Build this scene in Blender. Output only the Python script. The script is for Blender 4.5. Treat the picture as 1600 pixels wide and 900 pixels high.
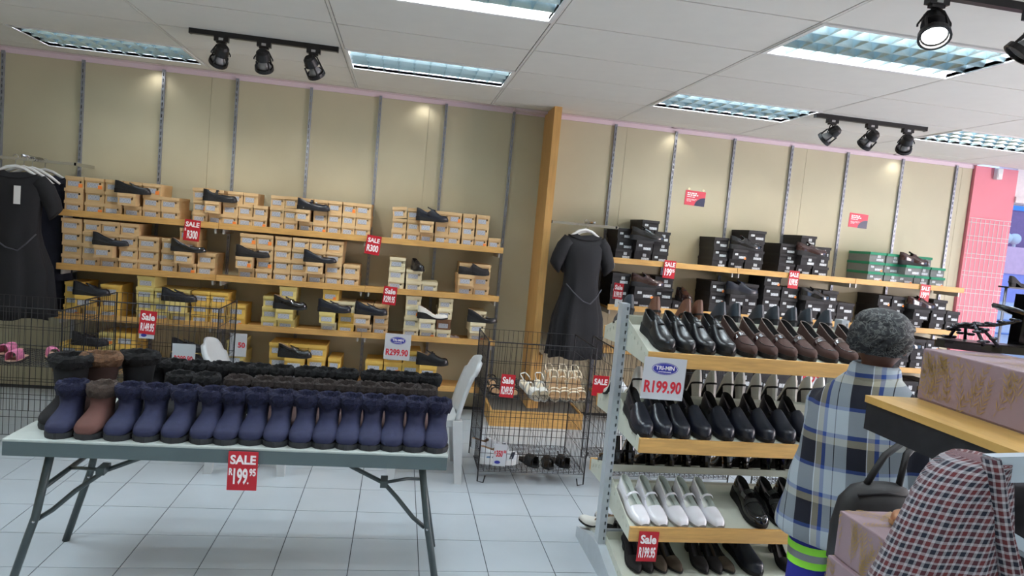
import bpy, bmesh, math, random
import numpy as np
from mathutils import Vector, Matrix, Euler
random.seed(11)
for o in list(bpy.data.objects): bpy.data.objects.remove(o)
scene = bpy.context.scene
C = scene.collection

# ------------------------------------------------------------------ camera
FPX, CAMH = 1077.65, 1.697
PITCH, YAW, ROLL = -.0796, .1643, .0915
def _axes():
    fwd = np.array([math.sin(YAW)*math.cos(PITCH), math.cos(YAW)*math.cos(PITCH), math.sin(PITCH)])
    right = np.array([math.cos(YAW), -math.sin(YAW), 0]); up = np.cross(right, fwd)
    return (math.cos(ROLL)*right+math.sin(ROLL)*up, -math.sin(ROLL)*right+math.cos(ROLL)*up, fwd)
CA, CB, CC = _axes()
cam = bpy.data.objects.new('camera', bpy.data.cameras.new('camera'))
C.objects.link(cam); scene.camera = cam
cam.data.sensor_width = 36; cam.data.lens = FPX*36/1600; cam.data.clip_start = .02
m = Matrix.Identity(4)
for i in range(3):
    m[i][0] = CA[i]; m[i][1] = CB[i]; m[i][2] = -CC[i]
m[2][3] = CAMH
cam.matrix_world = m
# photograph pixel -> point on a plane of the room
def _ray(x, y): return (x-800)/FPX*CA-(y-450)/FPX*CB+CC
def atY(x, y, Y):
    d = _ray(x, y); t = Y/d[1]; return Vector((d[0]*t, Y, CAMH+d[2]*t))
def atZ(x, y, Z):
    d = _ray(x, y); t = (Z-CAMH)/d[2]; return Vector((d[0]*t, d[1]*t, Z))
def atX(x, y, X):
    d = _ray(x, y); t = X/d[0]; return Vector((X, d[1]*t, CAMH+d[2]*t))

# ------------------------------------------------------------------ world, exposure
CEIL = 2.836
world = bpy.data.worlds.new('world'); scene.world = world; world.use_nodes = True
bg = world.node_tree.nodes['Background']
bg.inputs[0].default_value = (.42, .62, 1, 1); bg.inputs[1].default_value = 1.6
scene.view_settings.view_transform = 'Standard'; scene.view_settings.look = 'None'
scene.view_settings.gamma = 1; scene.view_settings.use_curve_mapping = False
scene.view_settings.exposure = 0.4
TROFFER_W, SPOT_W, DOWN_W = 30.0, 17.0, 1.5
# daylight of the shop front on the right-hand side of the shop
sun_l = bpy.data.lights.new('shopfront_right_offscreen', 'AREA'); sun_l.shape = 'RECTANGLE'
sun_l.size = 7.0; sun_l.size_y = 2.2; sun_l.energy = 800; sun_l.color = (1, .84, .80)
sun_o = bpy.data.objects.new('shopfront_right_offscreen', sun_l); C.objects.link(sun_o)
sun_o.location = (8.62, 2.2, 1.4); sun_o.rotation_euler = (0, math.radians(90), 0)


# ------------------------------------------------------------------ helpers
PI = math.pi
def lin(c):
    r = []
    for v in c[:3]:
        v /= 255.0
        r.append(v/12.92 if v <= .04045 else ((v+.055)/1.055)**2.4)
    return tuple(r)+(1,)
MATS = {}
def M(name, col, rough=.6, metal=0., var=.06, scale=14., bump=0., bscale=None, coat=0., spec=.5, stretch=None, trans=0.):
    if name in MATS: return MATS[name]
    mt = bpy.data.materials.new(name); mt.use_nodes = True
    nt = mt.node_tree; b = nt.nodes['Principled BSDF']
    c = lin(col); b.inputs['Roughness'].default_value = rough; b.inputs['Metallic'].default_value = metal
    b.inputs['Coat Weight'].default_value = coat; b.inputs['Specular IOR Level'].default_value = spec
    b.inputs['Transmission Weight'].default_value = trans
    tc = nt.nodes.new('ShaderNodeTexCoord'); vec = tc.outputs['Object']
    if stretch:
        mp = nt.nodes.new('ShaderNodeMapping'); mp.inputs['Scale'].default_value = stretch
        nt.links.new(vec, mp.inputs['Vector']); vec = mp.outputs['Vector']
    nz = nt.nodes.new('ShaderNodeTexNoise'); nz.inputs['Scale'].default_value = scale; nz.inputs['Detail'].default_value = 5
    nt.links.new(vec, nz.inputs['Vector'])
    rp = nt.nodes.new('ShaderNodeValToRGB')
    rp.color_ramp.elements[0].position = .3; rp.color_ramp.elements[1].position = .7
    rp.color_ramp.elements[0].color = tuple(v*(1-var) for v in c[:3])+(1,)
    rp.color_ramp.elements[1].color = tuple(min(1, v*(1+var)) for v in c[:3])+(1,)
    nt.links.new(nz.outputs['Fac'], rp.inputs['Fac']); nt.links.new(rp.outputs['Color'], b.inputs['Base Color'])
    if bump:
        n2 = nt.nodes.new('ShaderNodeTexNoise'); n2.inputs['Scale'].default_value = bscale or scale*4
        nt.links.new(vec, n2.inputs['Vector'])
        bp = nt.nodes.new('ShaderNodeBump'); bp.inputs['Strength'].default_value = bump; bp.inputs['Distance'].default_value = .004
        nt.links.new(n2.outputs['Fac'], bp.inputs['Height']); nt.links.new(bp.outputs['Normal'], b.inputs['Normal'])
    MATS[name] = mt; return mt
def emis(name, col, s):
    if name in MATS: return MATS[name]
    mt = bpy.data.materials.new(name); mt.use_nodes = True
    b = mt.node_tree.nodes['Principled BSDF']; b.inputs['Base Color'].default_value = lin(col)
    b.inputs['Emission Color'].default_value = lin(col); b.inputs['Emission Strength'].default_value = s
    MATS[name] = mt; return mt

class MB:
    def __init__(s): s.v = []; s.f = []
    def add(s, vs, fs):
        n = len(s.v); s.v += [tuple(v) for v in vs]; s.f += [tuple(i+n for i in f) for f in fs]; return s
    def box(s, x0, x1, y0, y1, z0, z1, mat=None):
        vs = [Vector(p) for p in ((x0,y0,z0),(x1,y0,z0),(x1,y1,z0),(x0,y1,z0),(x0,y0,z1),(x1,y0,z1),(x1,y1,z1),(x0,y1,z1))]
        if mat: vs = [mat @ v for v in vs]
        return s.add(vs, [(0,3,2,1),(4,5,6,7),(0,1,5,4),(1,2,6,5),(2,3,7,6),(3,0,4,7)])
    def quadbox(s, a, b, c, d, n):           # thick quad: corners + thickness vector
        n = Vector(n); p = [Vector(q) for q in (a,b,c,d)]; vs = p+[q+n for q in p]
        return s.add(vs, [(0,1,2,3),(7,6,5,4),(0,4,5,1),(1,5,6,2),(2,6,7,3),(3,7,4,0)])
    def tube(s, pts, r, n=8, cap=True, close=False):
        pts = [Vector(p) for p in pts]; K = len(pts); rs = r if hasattr(r, '__len__') else [r]*K
        rings = []; prev = None
        for i, p in enumerate(pts):
            if close: d = pts[(i+1) % K]-pts[i-1]
            else: d = pts[min(i+1, K-1)]-pts[max(i-1, 0)]
            if d.length < 1e-9: d = Vector((0,0,1))
            d.normalize()
            if prev is None:
                a = Vector((0,0,1)) if abs(d.z) < .9 else Vector((1,0,0))
                u = d.cross(a).normalized()
            else:
                u = prev-d*prev.dot(d)
                if u.length < 1e-6: u = d.orthogonal()
                u.normalize()
            prev = u; w = d.cross(u)
            rings.append([p+(u*math.cos(2*PI*k/n)+w*math.sin(2*PI*k/n))*rs[i] for k in range(n)])
        return s.loft(rings, cap and not close, close)
    def loft(s, rings, cap=True, close=False):
        n = len(rings[0]); K = len(rings); vs = [v for r in rings for v in r]; fs = []
        for i in range(K if close else K-1):
            j = (i+1) % K
            for k in range(n):
                l = (k+1) % n; fs.append((i*n+k, i*n+l, j*n+l, j*n+k))
        if cap: fs.append(tuple(range(n-1, -1, -1))); fs.append(tuple((K-1)*n+k for k in range(n)))
        return s.add(vs, fs)
    def grid(s, rows):
        n = len(rows[0]); vs = [v for r in rows for v in r]
        return s.add(vs, [(i*n+k, i*n+k+1, (i+1)*n+k+1, (i+1)*n+k) for i in range(len(rows)-1) for k in range(n-1)])
    def prism(s, poly, y0, y1):              # polygon in xz extruded along y
        n = len(poly); vs = [(x, y0, z) for x, z in poly]+[(x, y1, z) for x, z in poly]
        fs = [tuple(range(n)), tuple(range(2*n-1, n-1, -1))]+[(i, i+n, (i+1) % n+n, (i+1) % n) for i in range(n)]
        return s.add(vs, fs)
    def ball(s, c, rx, ry, rz, nu=14, nv=9, jit=0.):
        c = Vector(c); rings = []
        for j in range(1, nv):
            a = PI*j/nv
            rings.append([c+Vector((rx*math.sin(a)*math.cos(2*PI*k/nu), ry*math.sin(a)*math.sin(2*PI*k/nu), rz*math.cos(a)))*(1+jit*random.uniform(-1,1)) for k in range(nu)])
        return s.loft(rings, True)
    def mesh(s, name, smooth=False):
        me = bpy.data.meshes.new(name); me.from_pydata(s.v, [], s.f)
        bm = bmesh.new(); bm.from_mesh(me); bmesh.ops.recalc_face_normals(bm, faces=bm.faces); bm.to_mesh(me); bm.free()
        if smooth: me.shade_smooth()
        me.update(); return me

def obj(name, mb, mat, parent=None, smooth=False, kind=None, autosmooth=None, bevel=0.):
    me = mb.mesh(name, smooth) if isinstance(mb, MB) else mb
    o = bpy.data.objects.new(name, me); C.objects.link(o)
    if mat and not me.materials: me.materials.append(mat)
    if parent: o.parent = parent
    if kind: o['kind'] = kind
    if bevel:
        md = o.modifiers.new('bevel', 'BEVEL'); md.width = bevel; md.segments = 2; md.limit_method = 'ANGLE'
    return o
def thing(name, label, cat, loc=(0,0,0), rot=(0,0,0), group=None):
    o = bpy.data.objects.new(name, None); C.objects.link(o); o.empty_display_size = .05
    o.location = loc; o.rotation_euler = rot if hasattr(rot, '__len__') else (0,0,rot)
    return tag(o, label, cat, group)
def tag(o, label, cat, group=None):
    o['label'] = label; o['category'] = cat
    if group: o['group'] = group
    return o
def struct(name, mb, mat, parent=None, **k):
    o = obj(name, mb, mat, parent, **k)
    if not parent: o['kind'] = 'structure'
    return o
def dup(root, loc=None, rot=None, label=None, group=None, scale=None):
    r = root.copy(); C.objects.link(r)
    if loc is not None: r.location = loc
    if rot is not None: r.rotation_euler = rot if hasattr(rot, '__len__') else (0,0,rot)
    if scale is not None: r.scale = scale if hasattr(scale, '__len__') else (scale,)*3
    if label: r['label'] = label
    if group: r['group'] = group
    for ch in list(root.children):
        c = ch.copy(); C.objects.link(c); c.parent = r
        for g in list(ch.children):
            d = g.copy(); C.objects.link(d); d.parent = c
    return r
USED = {}
def use(proto, **k):                     # first call moves the prototype, later ones copy it
    if proto.name not in USED:
        USED[proto.name] = 1
        if 'loc' in k: proto.location = k['loc']
        if 'rot' in k: proto.rotation_euler = k['rot'] if hasattr(k['rot'], '__len__') else (0,0,k['rot'])
        if k.get('scale') is not None:
            s_ = k['scale']; proto.scale = s_ if hasattr(s_, '__len__') else (s_,)*3
        if k.get('label'): proto['label'] = k['label']
        if k.get('group'): proto['group'] = k['group']
        return proto
    return dup(proto, k.get('loc'), k.get('rot'), k.get('label'), k.get('group'), k.get('scale'))
ORD = ['first','second','third','fourth','fifth','sixth','seventh','eighth','ninth','tenth','eleventh','twelfth','thirteenth','fourteenth','fifteenth','sixteenth','seventeenth','eighteenth','nineteenth','twentieth','twenty-first','twenty-second','twenty-third','twenty-fourth','twenty-fifth','twenty-sixth']
def text_mb(txt, size, cx=0, cz=0, sx=1., bold=.0, depth=.0006, shear=0):
    cu = bpy.data.curves.new('lettering', 'FONT'); cu.body = txt; cu.size = size; cu.align_x = 'CENTER'; cu.align_y = 'CENTER'
    cu.offset = bold; cu.extrude = depth; cu.shear = shear; cu.resolution_u = 3
    t = bpy.data.objects.new('lettering', cu); C.objects.link(t)
    dg = bpy.context.evaluated_depsgraph_get(); me = t.evaluated_get(dg).to_mesh()
    mb = MB(); mb.add([(v.co.x*sx+cx, -v.co.z, v.co.y+cz) for v in me.vertices], [tuple(p.vertices) for p in me.polygons])
    t.evaluated_get(dg).to_mesh_clear(); bpy.data.objects.remove(t); bpy.data.curves.remove(cu)
    return mb
def interp(tab, t):
    for (a, va), (b, vb) in zip(tab, tab[1:]):
        if t <= b:
            if b == a: return vb
            u = max(0, (t-a)/(b-a)); return va+(vb-va)*u
    return tab[-1][1]
def sm(a, b, t):
    u = max(0, min(1, (t-a)/(b-a))); return u*u*(3-2*u)

# ------------------------------------------------------------------ shared materials
m_wall = M('beige_wall_board', (194,187,159), .55, var=.03, scale=3)
m_ceil = M('ceiling_tile', (222,219,212), .85, var=.015, scale=8)
m_tbar = M('ceiling_bar', (216,212,206), .6, var=.02)
m_floor = M('glazed_floor_tile', (184,193,200), .2, var=.03, scale=3)
m_grout = M('dark_grout', (58,62,68), .9)
m_steel = M('zinc_upright', (150,154,164), .42, .55, var=.08)
m_slot = M('slot_black', (24,24,28), .8); m_slot2 = M('upright_slot', (72,74,84), .8)
m_wood = M('shelf_pine', (206,160,92), .5, var=.14, scale=5, stretch=(1.5,16,16))
m_fin = M('fin_pine', (205,158,92), .5, var=.1, scale=5, stretch=(14,14,1.2))
m_black = M('black_metal', (22,22,26), .45, .3, var=.05)
m_wire = M('black_wire', (26,26,30), .5, .2, var=.05)
m_white = M('white_plastic', (226,226,224), .4, var=.02)
m_pink = M('pink_paint', (232,138,150), .6, var=.03, scale=4)
m_chrome = M('chrome', (200,202,206), .16, 1., var=.02)

# ------------------------------------------------------------------ the room
YW = 6.48
floor = struct('floor', MB().box(-4.2, 8.4, -4.0, 6.9, -.08, -.004), m_grout)
T = .3432; FX0, FY0 = -1.5055, 4.6586           # one joint crossing of the floor tiling
tile_me = MB().box(-T/2+.0022, T/2-.0022, -T/2+.0022, T/2-.0022, -.006, 0).mesh('floor_tile'); tile_me.materials.append(m_floor)
near = []; far = MB(); cells = []
for i in range(-9, 30):
    for j in range(-26, 7):
        cx, cy = FX0+(i+.5)*T, FY0+(j+.5)*T
        if not(-4.3 < cx < 8.4 and -4 < cy < 6.45): continue
        p = np.array([cx, cy, -CAMH]); d = p @ CC
        u, v = (800+FPX*(p @ CA)/d, 450-FPX*(p @ CB)/d) if d > .2 else (-999, -999)
        vis = -60 < u < 1420 and 560 < v < 960
        cells.append((not vis, cy, cx))
cells.sort()
for k, (nv, cy, cx) in enumerate(cells):
    if k < 290 and not nv:
        o = bpy.data.objects.new('tile', tile_me); C.objects.link(o); o.parent = floor; o.location = (cx, cy, 0)
    else: far.box(cx-T/2+.0022, cx+T/2-.0022, cy-T/2+.0022, cy+T/2-.0022, -.006, 0)
obj('far_tiles', far, m_floor, floor, kind='stuff')

# back wall: boards with open joints, then the shop-front bay right of the pink pier
wall = struct('wall_back', MB().box(-4.2, 5.9, YW+.012, YW+.16, 0, CEIL+.25), m_wall)
for a, b in zip([-4.2,-3.62,-1.73,.16,2.05,3.94,5.72], [-3.62,-1.73,.16,2.05,3.94,5.72,5.84]):
    obj('wall_panel', MB().box(a+.0012, b-.0012, YW, YW+.02, 0, 2.802), m_wall, wall)
struct('wall_left', MB().box(-4.3, -4.2, -4, 6.64, 0, CEIL+.2), m_wall)
struct('wall_front', MB().box(-4.3, 8.5, -4.1, -4.0, 0, CEIL+.2), m_wall)
struct('wall_right', MB().box(8.4, 8.5, -4, 6.9, 0, .3).box(8.4, 8.5, -4, 6.9, 2.5, CEIL+.2).box(8.4, 8.5, 5.7, 6.9, .3, 2.5).box(8.4, 8.5, -4, -1.3, .3, 2.5), m_wall)
struct('trim_2', MB().box(8.41,8.49,1.0,1.05,.3,2.5).box(8.41,8.49,3.3,3.35,.3,2.5).box(8.41,8.49,-1.3,5.7,.3,.35), m_white)
pier = struct('wall_pier', MB().box(5.85, 6.36, YW-.03, YW+.3, 0, CEIL), m_pink)
struct('wall_lintel', MB().box(6.36, 8.4, YW-.02, YW+.22, 2.5, CEIL+.2).box(6.36, 8.4, YW-.05, YW-.02, 2.5, 2.56), M('white_lintel', (232,222,222), .6))
win = struct('window_1', MB().box(6.36, 8.4, YW+.1, YW+.11, .35, 2.5), None)
gm = bpy.data.materials.new('shop_glass'); gm.use_nodes = True
gb = gm.node_tree.nodes['Principled BSDF']; gb.inputs['Transmission Weight'].default_value = 1; gb.inputs['Roughness'].default_value = 0; gb.inputs['IOR'].default_value = 1.02
win.data.materials.append(gm)
obj('window_frame', MB().box(6.36, 8.4, YW+.06, YW+.15, .3, .36).box(7.36, 7.4, YW+.06, YW+.15, .36, 2.5), m_white, win)
struct('wall_sill', MB().box(6.36, 8.4, YW-.02, YW+.22, 0, .3), m_pink)

# ceiling: lay-in tiles 1.2 x 0.6 in exposed bars
CX0, CY0 = -1.6899, 3.7428
ceiling = struct('ceiling', MB().box(-4.3, 8.5, -4.1, 6.32, CEIL+.16, CEIL+.22), M('slab', (120,118,114), .9))
TROF = [(1,-1),(1,2),(3,-1),(3,2),(-1,3),(5,2),(5,-1),(-1,0),(1,-4),(3,-4),(-1,-3),(5,-4),(1,-7),(3,-7),(-1,-6),(5,-7),(1,-10),(3,-10),(7,-1),(7,-4)]
tl = MB().box(.013, 1.187, .006, .594, 0, .02).mesh('ceiling_tile'); tl.materials.append(m_ceil)
ncol = range(-2, 9)
for i in ncol:
    for k in range(-13, 5):
        if (i, k) in TROF: continue
        x, y = CX0+1.2*i, CY0+.6*k
        if k == 4:
            o = obj('ceiling_tile', MB().box(x+.013, x+1.187, y+.004, 6.33, CEIL, CEIL+.012), m_ceil, ceiling)
        else:
            o = bpy.data.objects.new('ceiling_tile', tl); C.objects.link(o); o.parent = ceiling; o.location = (x, y, CEIL)
for i in range(-2, 10):
    x = CX0+1.2*i
    obj('main_bar', MB().box(x-.008, x+.008, -4.1, 6.33, CEIL-.001, CEIL+.006), m_tbar, ceiling)
cb = MB()
for k in range(-13, 5):
    y = CY0+.6*k; cb.box(-4.3, 8.5, y-.012, y+.012, CEIL+.035, CEIL+.04)
obj('cross_bars', cb, m_tbar, ceiling, kind='stuff')
obj('edge_trim', MB().box(-4.2, 6.4, 6.322, 6.335, CEIL-.004, CEIL+.03), M('edge_trim', (196,188,182), .6), ceiling)
m_cove = M('lilac_cove_paint', (226,208,216), .5, var=.03, scale=3)
struct('trim_1', MB().box(-4.2, 5.86, 6.335, YW+.02, CEIL+.006, CEIL+.03).box(-4.2, 5.86, YW-.004, YW+.02, 2.803, CEIL+.006), m_cove)

# wooden dividing fin between the two shelf runs
fin = thing('dividing_fin', 'tall pine fin panel standing out from the wall between the two shelf runs', 'panel', (1.27, 6.26, 0))
obj('panel', MB().box(-.032, .034, -.21, .22, 0, CEIL-.0), m_fin, fin)
obj('foot_block', MB().box(.034, .075, -.2, .2, 0, .62), m_fin, fin)
tag(obj('cove_bracket', MB().box(.93, 1.236, 6.345, YW, CEIL-.02, CEIL+.012), m_cove), 'lilac strip in the ceiling cove beside the pine fin', 'trim')
# ------------------------------------------------------------------ ceiling lights
m_louv = M('mirror_louvre', (190,212,220), .26, .85, var=.02)
m_tube = emis('fluorescent_tube', (225,240,255), 2)
def troffer_proto():
    t = thing('ceiling_light', 'x', 'ceiling light', (0,0,CEIL))
    obj('frame', MB().box(.006,1.194,.006,.03,-.006,.02).box(.006,1.194,.57,.594,-.006,.02).box(.006,.03,.03,.57,-.006,.02).box(1.17,1.194,.03,.57,-.006,.02), m_white, t)
    obj('housing', MB().box(.02,1.18,.02,.03,.0,.13).box(.02,1.18,.57,.58,0,.13).box(.02,.03,.03,.57,0,.13).box(1.17,1.18,.03,.57,0,.13).box(.02,1.18,.02,.58,.13,.14), M('white_enamel', (235,238,240), .4), t)
    bl = MB()
    for a in range(1, 4):
        y = .03+.54*a/4; bl.add([(.03,y-.014,.05),(.03,y+.014,.05),(.03,y,0),(1.17,y-.014,.05),(1.17,y+.014,.05),(1.17,y,0)], [(0,1,2),(5,4,3),(0,3,4,1),(1,4,5,2),(2,5,3,0)])
    obj('long_louvre', bl, m_louv, t)
    bl = MB()
    for a in range(1, 10):
        x = .03+1.14*a/10
        for q in range(4):
            y0 = .03+.54*q/4; y1 = y0+.135
            bl.add([(x-.02,y0,.05),(x+.02,y0,.05),(x,y0,0),(x-.02,y1,.05),(x+.02,y1,.05),(x,y1,0)], [(0,1,2),(5,4,3),(0,3,4,1),(1,4,5,2),(2,5,3,0)])
    obj('cross_louvre', bl, m_louv, t, kind='stuff')
    for q in (0,1):
        y = .0975+.405*q
        obj('tube', MB().tube([(.05,y,.1),(1.15,y,.1)], .013, 8), m_tube, t, smooth=True)
    return t
tp = troffer_proto()
wh = {(1,-1):'ceiling light grid panel on the far side of the gondola aisle, in front of the three lit boots rows',}
names = {(1,2):'louvred ceiling light beside the track of three dark spotlights over tan boxes',
 (1,-1):'louvred ceiling light one panel bay nearer than the one over the tan boxes', (3,2):'louvred ceiling light close to the wall above the black shoeboxes',
 (3,-1):'large louvred ceiling light beside the switched-on spotlight', (-1,3):'louvred ceiling light against the wall above the hanging navy dress',
 (5,2):'louvred ceiling light beside the spotlight track near the pink pier'}
for (i, k) in TROF:
    x, y = CX0+1.2*i, CY0+.6*k
    use(tp, loc=(x, y, CEIL), label=names.get((i,k), 'louvred ceiling light behind the viewpoint, over the rest of the shop'), group='recessed louvred ceiling lights')
    for q in (.0975, .5025):
        L = bpy.data.lights.new('tube_light', 'AREA'); L.shape = 'RECTANGLE'; L.size = 1.08; L.size_y = .03; L.energy = TROFFER_W/2*{(-1,3):.12,(1,2):.5,(3,2):.8,(5,2):.8}.get((i,k),1); L.color = (.9, .96, 1)
        lo = bpy.data.objects.new('tube_light' if (i, k) in names else 'ceiling_tube_light_offscreen', L); C.objects.link(lo); lo.location = (x+.6, y+q, CEIL+.084)
# cove downlights
for (px_, py_), nm in zip([(240,99),(665,153),(1052,203),(1405,243)], ['above the slotted uprights near the navy dress','above the tan boxes near the pine fin','above the first black shoeboxes','above the green shoeboxes']):
    p = atZ(px_, py_, CEIL)
    t = thing('cove_downlight', 'small round lit downlight in the lilac cove '+nm, 'downlight', (p.x, 6.4, CEIL+.012), group='cove downlights')
    ring = [[Vector((r*math.cos(2*PI*k/20), r*math.sin(2*PI*k/20), z)) for k in range(20)] for r, z in ((.062,0),(.062,-.006),(.045,-.006),(.045,0))]
    obj('rim', MB().loft(ring, False), m_white, t, smooth=True)
    obj('lamp', MB().tube([(0,0,-.004),(0,0,.0)], .045, 20), emis('downlight_lamp', (255,248,238), 9), t)
    L = bpy.data.lights.new('downlight', 'SPOT'); L.energy = DOWN_W; L.spot_size = 2.4; L.spot_blend = .8; L.shadow_soft_size = .04; L.color = (1,.95,.9)
    lo = bpy.data.objects.new('downlight', L); C.objects.link(lo); lo.location = (p.x, 6.4, CEIL-.02)

m_spot = M('spot_black', (30,29,31), .42, .2, var=.08)
m_spotin = M('spot_reflector', (120,120,122), .25, .8)
def spot_head(base, aim, label, lit=0., on=False):
    t = thing('track_spotlight', label, 'spotlight', base, group=None)
    d = Vector(aim).normalized()
    piv = Vector((0,0,-.115)); q = d.to_track_quat('Z', 'Y').to_matrix()
    sx = q @ Vector((1,0,0)); sx = Vector((0,0,1)).cross(d).normalized()
    obj('adapter', MB().box(-.045,.045,-.018,.018,-.03,0).box(-.03,.03,-.014,.014,-.042,-.03), m_spot, t)
    obj('label_plate', MB().box(-.014,.014,-.0195,-.018,-.024,-.008), M('grey_plate', (170,170,170), .5), t)
    for s in (-1, 1):
        obj('arm', MB().tube([Vector((0,0,-.04)), Vector((0,0,-.055))+sx*.03*s, piv+sx*.06*s+Vector((0,0,.01)), piv+sx*.06*s], .0045, 6), m_spot, t, smooth=True)
    def ring(a, r, n=20): return [piv+q @ Vector((r*math.cos(2*PI*k/n), r*math.sin(2*PI*k/n), a)) for k in range(n)]
    obj('can', MB().loft([ring(-.075,.026),ring(-.06,.04),ring(-.01,.048),ring(-.01,.044)], True), m_spot, t, smooth=False)
    for k in range(4):
        w = q @ Vector((math.cos(PI/4+k*PI/2)*.052, math.sin(PI/4+k*PI/2)*.052, 0))
        obj('strut', MB().tube([piv+w+d*(-.012), piv+w*1.05+d*.05], .006, 5), m_spot, t)
    obj('rim', MB().loft([ring(.045,.05),ring(.045,.06),ring(.07,.062),ring(.07,.052)], False, True), m_spot, t)
    obj('reflector', MB().loft([ring(-.005,.02),ring(.03,.036),ring(.056,.048),ring(.05,.044),ring(.03,.03)], True), M('spot_bulb', (150,150,152), .3), t, smooth=True)
    obj('lens', MB().loft([ring(.052,.043),ring(.055,.043)], True), emis('spot_lamp_on', (255,252,245), 30) if lit else M('spot_lens', (120,120,122), .2), t)
    if lit:
        L = bpy.data.lights.new('spot_beam', 'SPOT'); L.energy = lit; L.spot_size = math.radians(80); L.spot_blend = .8; L.shadow_soft_size = .035; L.color = (1,.95,.88)
        lo = bpy.data.objects.new('spot_beam', L); C.objects.link(lo); lo.location = Vector(base)+piv+d*.09
        lo.rotation_euler = d.to_track_quat('-Z','Y').to_euler()
    return t
def track(x0, x1, y, label):
    t = thing('light_track', label, 'light track', ((x0+x1)/2, y, CEIL))
    h = (x1-x0)/2
    obj('rail', MB().box(-h, h, -.017, .017, -.032, 0), m_spot, t)
    obj('end_cap', MB().box(-h-.012, -h, -.019, .019, -.034, 0), m_spot, t); obj('end_cap', MB().box(h, h+.012, -.019, .019, -.034, 0), m_spot, t)
    return t
track(-1.46, -.53, 4.93, 'black spotlight track on the ceiling over the tan shoeboxes')
for x, aim, nm in ((-1.27,(-.42,.75,-.72),'twisted towards the hanging navy dress'), (-1.0,(.0,.8,-.75),'middle one, facing the tan boxes'), (-.68,(.38,.75,-.74),'nearest the louvred light beside it')):
    spot_head((x, 4.93, CEIL-.032), aim, 'black track spotlight over the tan boxes, '+nm, SPOT_W)
track(3.1, 4.05, 5.03, 'black spotlight track on the ceiling over the black shoeboxes')
for x, aim, nm in ((3.24,(-.5,.75,-.7),'tilted away to the pine fin'), (3.58,(-.15,.8,-.7),'middle one of three'), (3.9,(.35,.8,-.7),'nearest the pink pier')):
    spot_head((x, 5.03, CEIL-.032), aim, 'black track spotlight over the black boxes, '+nm, SPOT_W)
track(1.9, 3.2, 2.6, 'black spotlight track crossing beside the large louvred light')
spot_head((2.07, 2.6, CEIL-.032), (-.25,-.5,-.8), 'black track spotlight with its lamp switched on and glaring', 6, True)
spot_head((2.53, 2.6, CEIL-.032), (-.5,.35,-.75), 'unlit black track spotlight hanging beside the switched-on one', 0)

# ------------------------------------------------------------------ slotted uprights and shelves
UX = [-3.37,-2.755,-2.118,-1.514,-.888,-.282,.314,.943, 1.934,2.546,3.155,3.773,4.389,5.015,5.643]
up = thing('slotted_upright', 'x', 'shelf upright', (0,YW,0))
ch_ = MB().box(-.012,-.0035,-.02,0,0,CEIL-.02).box(.0035,.012,-.02,0,0,CEIL-.02); z0_ = 0
for z in np.arange(.06, 2.78, .05):            # the web between one slot and the next
    ch_.box(-.0035,.0035,-.02,-.018,z0_,z); z0_ = z+.028
ch_.box(-.0035,.0035,-.02,-.018,z0_,CEIL-.02)
obj('channel', ch_, m_steel, up)
for i, x in enumerate(UX):
    lab = 'grey slotted wall upright, '+(ORD[7-i]+' from the pine fin on the tan box side' if i < 8 else ORD[i-8]+' from the pine fin on the black box side')
    use(up, loc=(x, YW, 0), label=lab, group='slotted wall uprights')
m_brk = M('shelf_bracket', (205,205,200), .4, .2)
SHELF = {}
def shelf(x0, x1, ztop, label, lip_y=6.1, drop=.025, lip_h=.052):
    t = thing('wall_shelf', label, 'shelf', ((x0+x1)/2, lip_y, ztop))
    h = (x1-x0)/2-.002
    obj('board', MB().box(-h, h, .018, YW-lip_y-.021, -drop-.018, -drop), m_wood, t)
    obj('lip', MB().box(-h, h, 0, .018, -lip_h, 0), m_wood, t, bevel=.002)
    for s in (-1, 1):
        obj('bracket', MB().prism([(0,0),(.012,0),(.012,.0),(.012,-.05),(0,-.05)], .03, YW-lip_y-.02), m_brk, t).location = (s*(h-.03)-.006, 0, -drop-.018)
    return t
LV = ['top','second','third','lowest']
for z, lv in zip((1.557,1.12,.715,.278), LV):
    for (a, b), nm in zip(((-2.745,-1.512),(-1.512,-.281),(-.281,.905 if lv != 'lowest' else .80)), ('next to the navy dress','in the middle bay','next to the pine fin')):
        shelf(a, b, z, f'{lv} pine wall shelf of the tan box run, {nm}')
for z, lv in zip((1.559,1.125,.715,.28), LV):
    for (a, b), nm in zip(((1.915,3.15),(3.15,4.388),(4.388,5.6)), ('next to the pine fin','in the middle bay','next to the pink pier')):
        shelf(a, b, z, f'{lv} pine wall shelf of the black box run, {nm}')
# low plinth under the fin
pl = thing('floor_plinth', 'low pine-fronted plinth on the floor below the pine fin', 'plinth', (1.3, 6.15, 0))
obj('front_board', MB().box(-.42,.42,-.29,-.27,0,.14), m_wood, pl); obj('side_board', MB().box(-.42,-.4,-.27,.3,0,.14).box(.4,.42,-.27,.3,0,.14), m_wood, pl)
obj('deck', MB().box(-.4,.4,-.27,.3,.1,.125), M('plinth_deck', (90,88,84), .7), pl)

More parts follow.
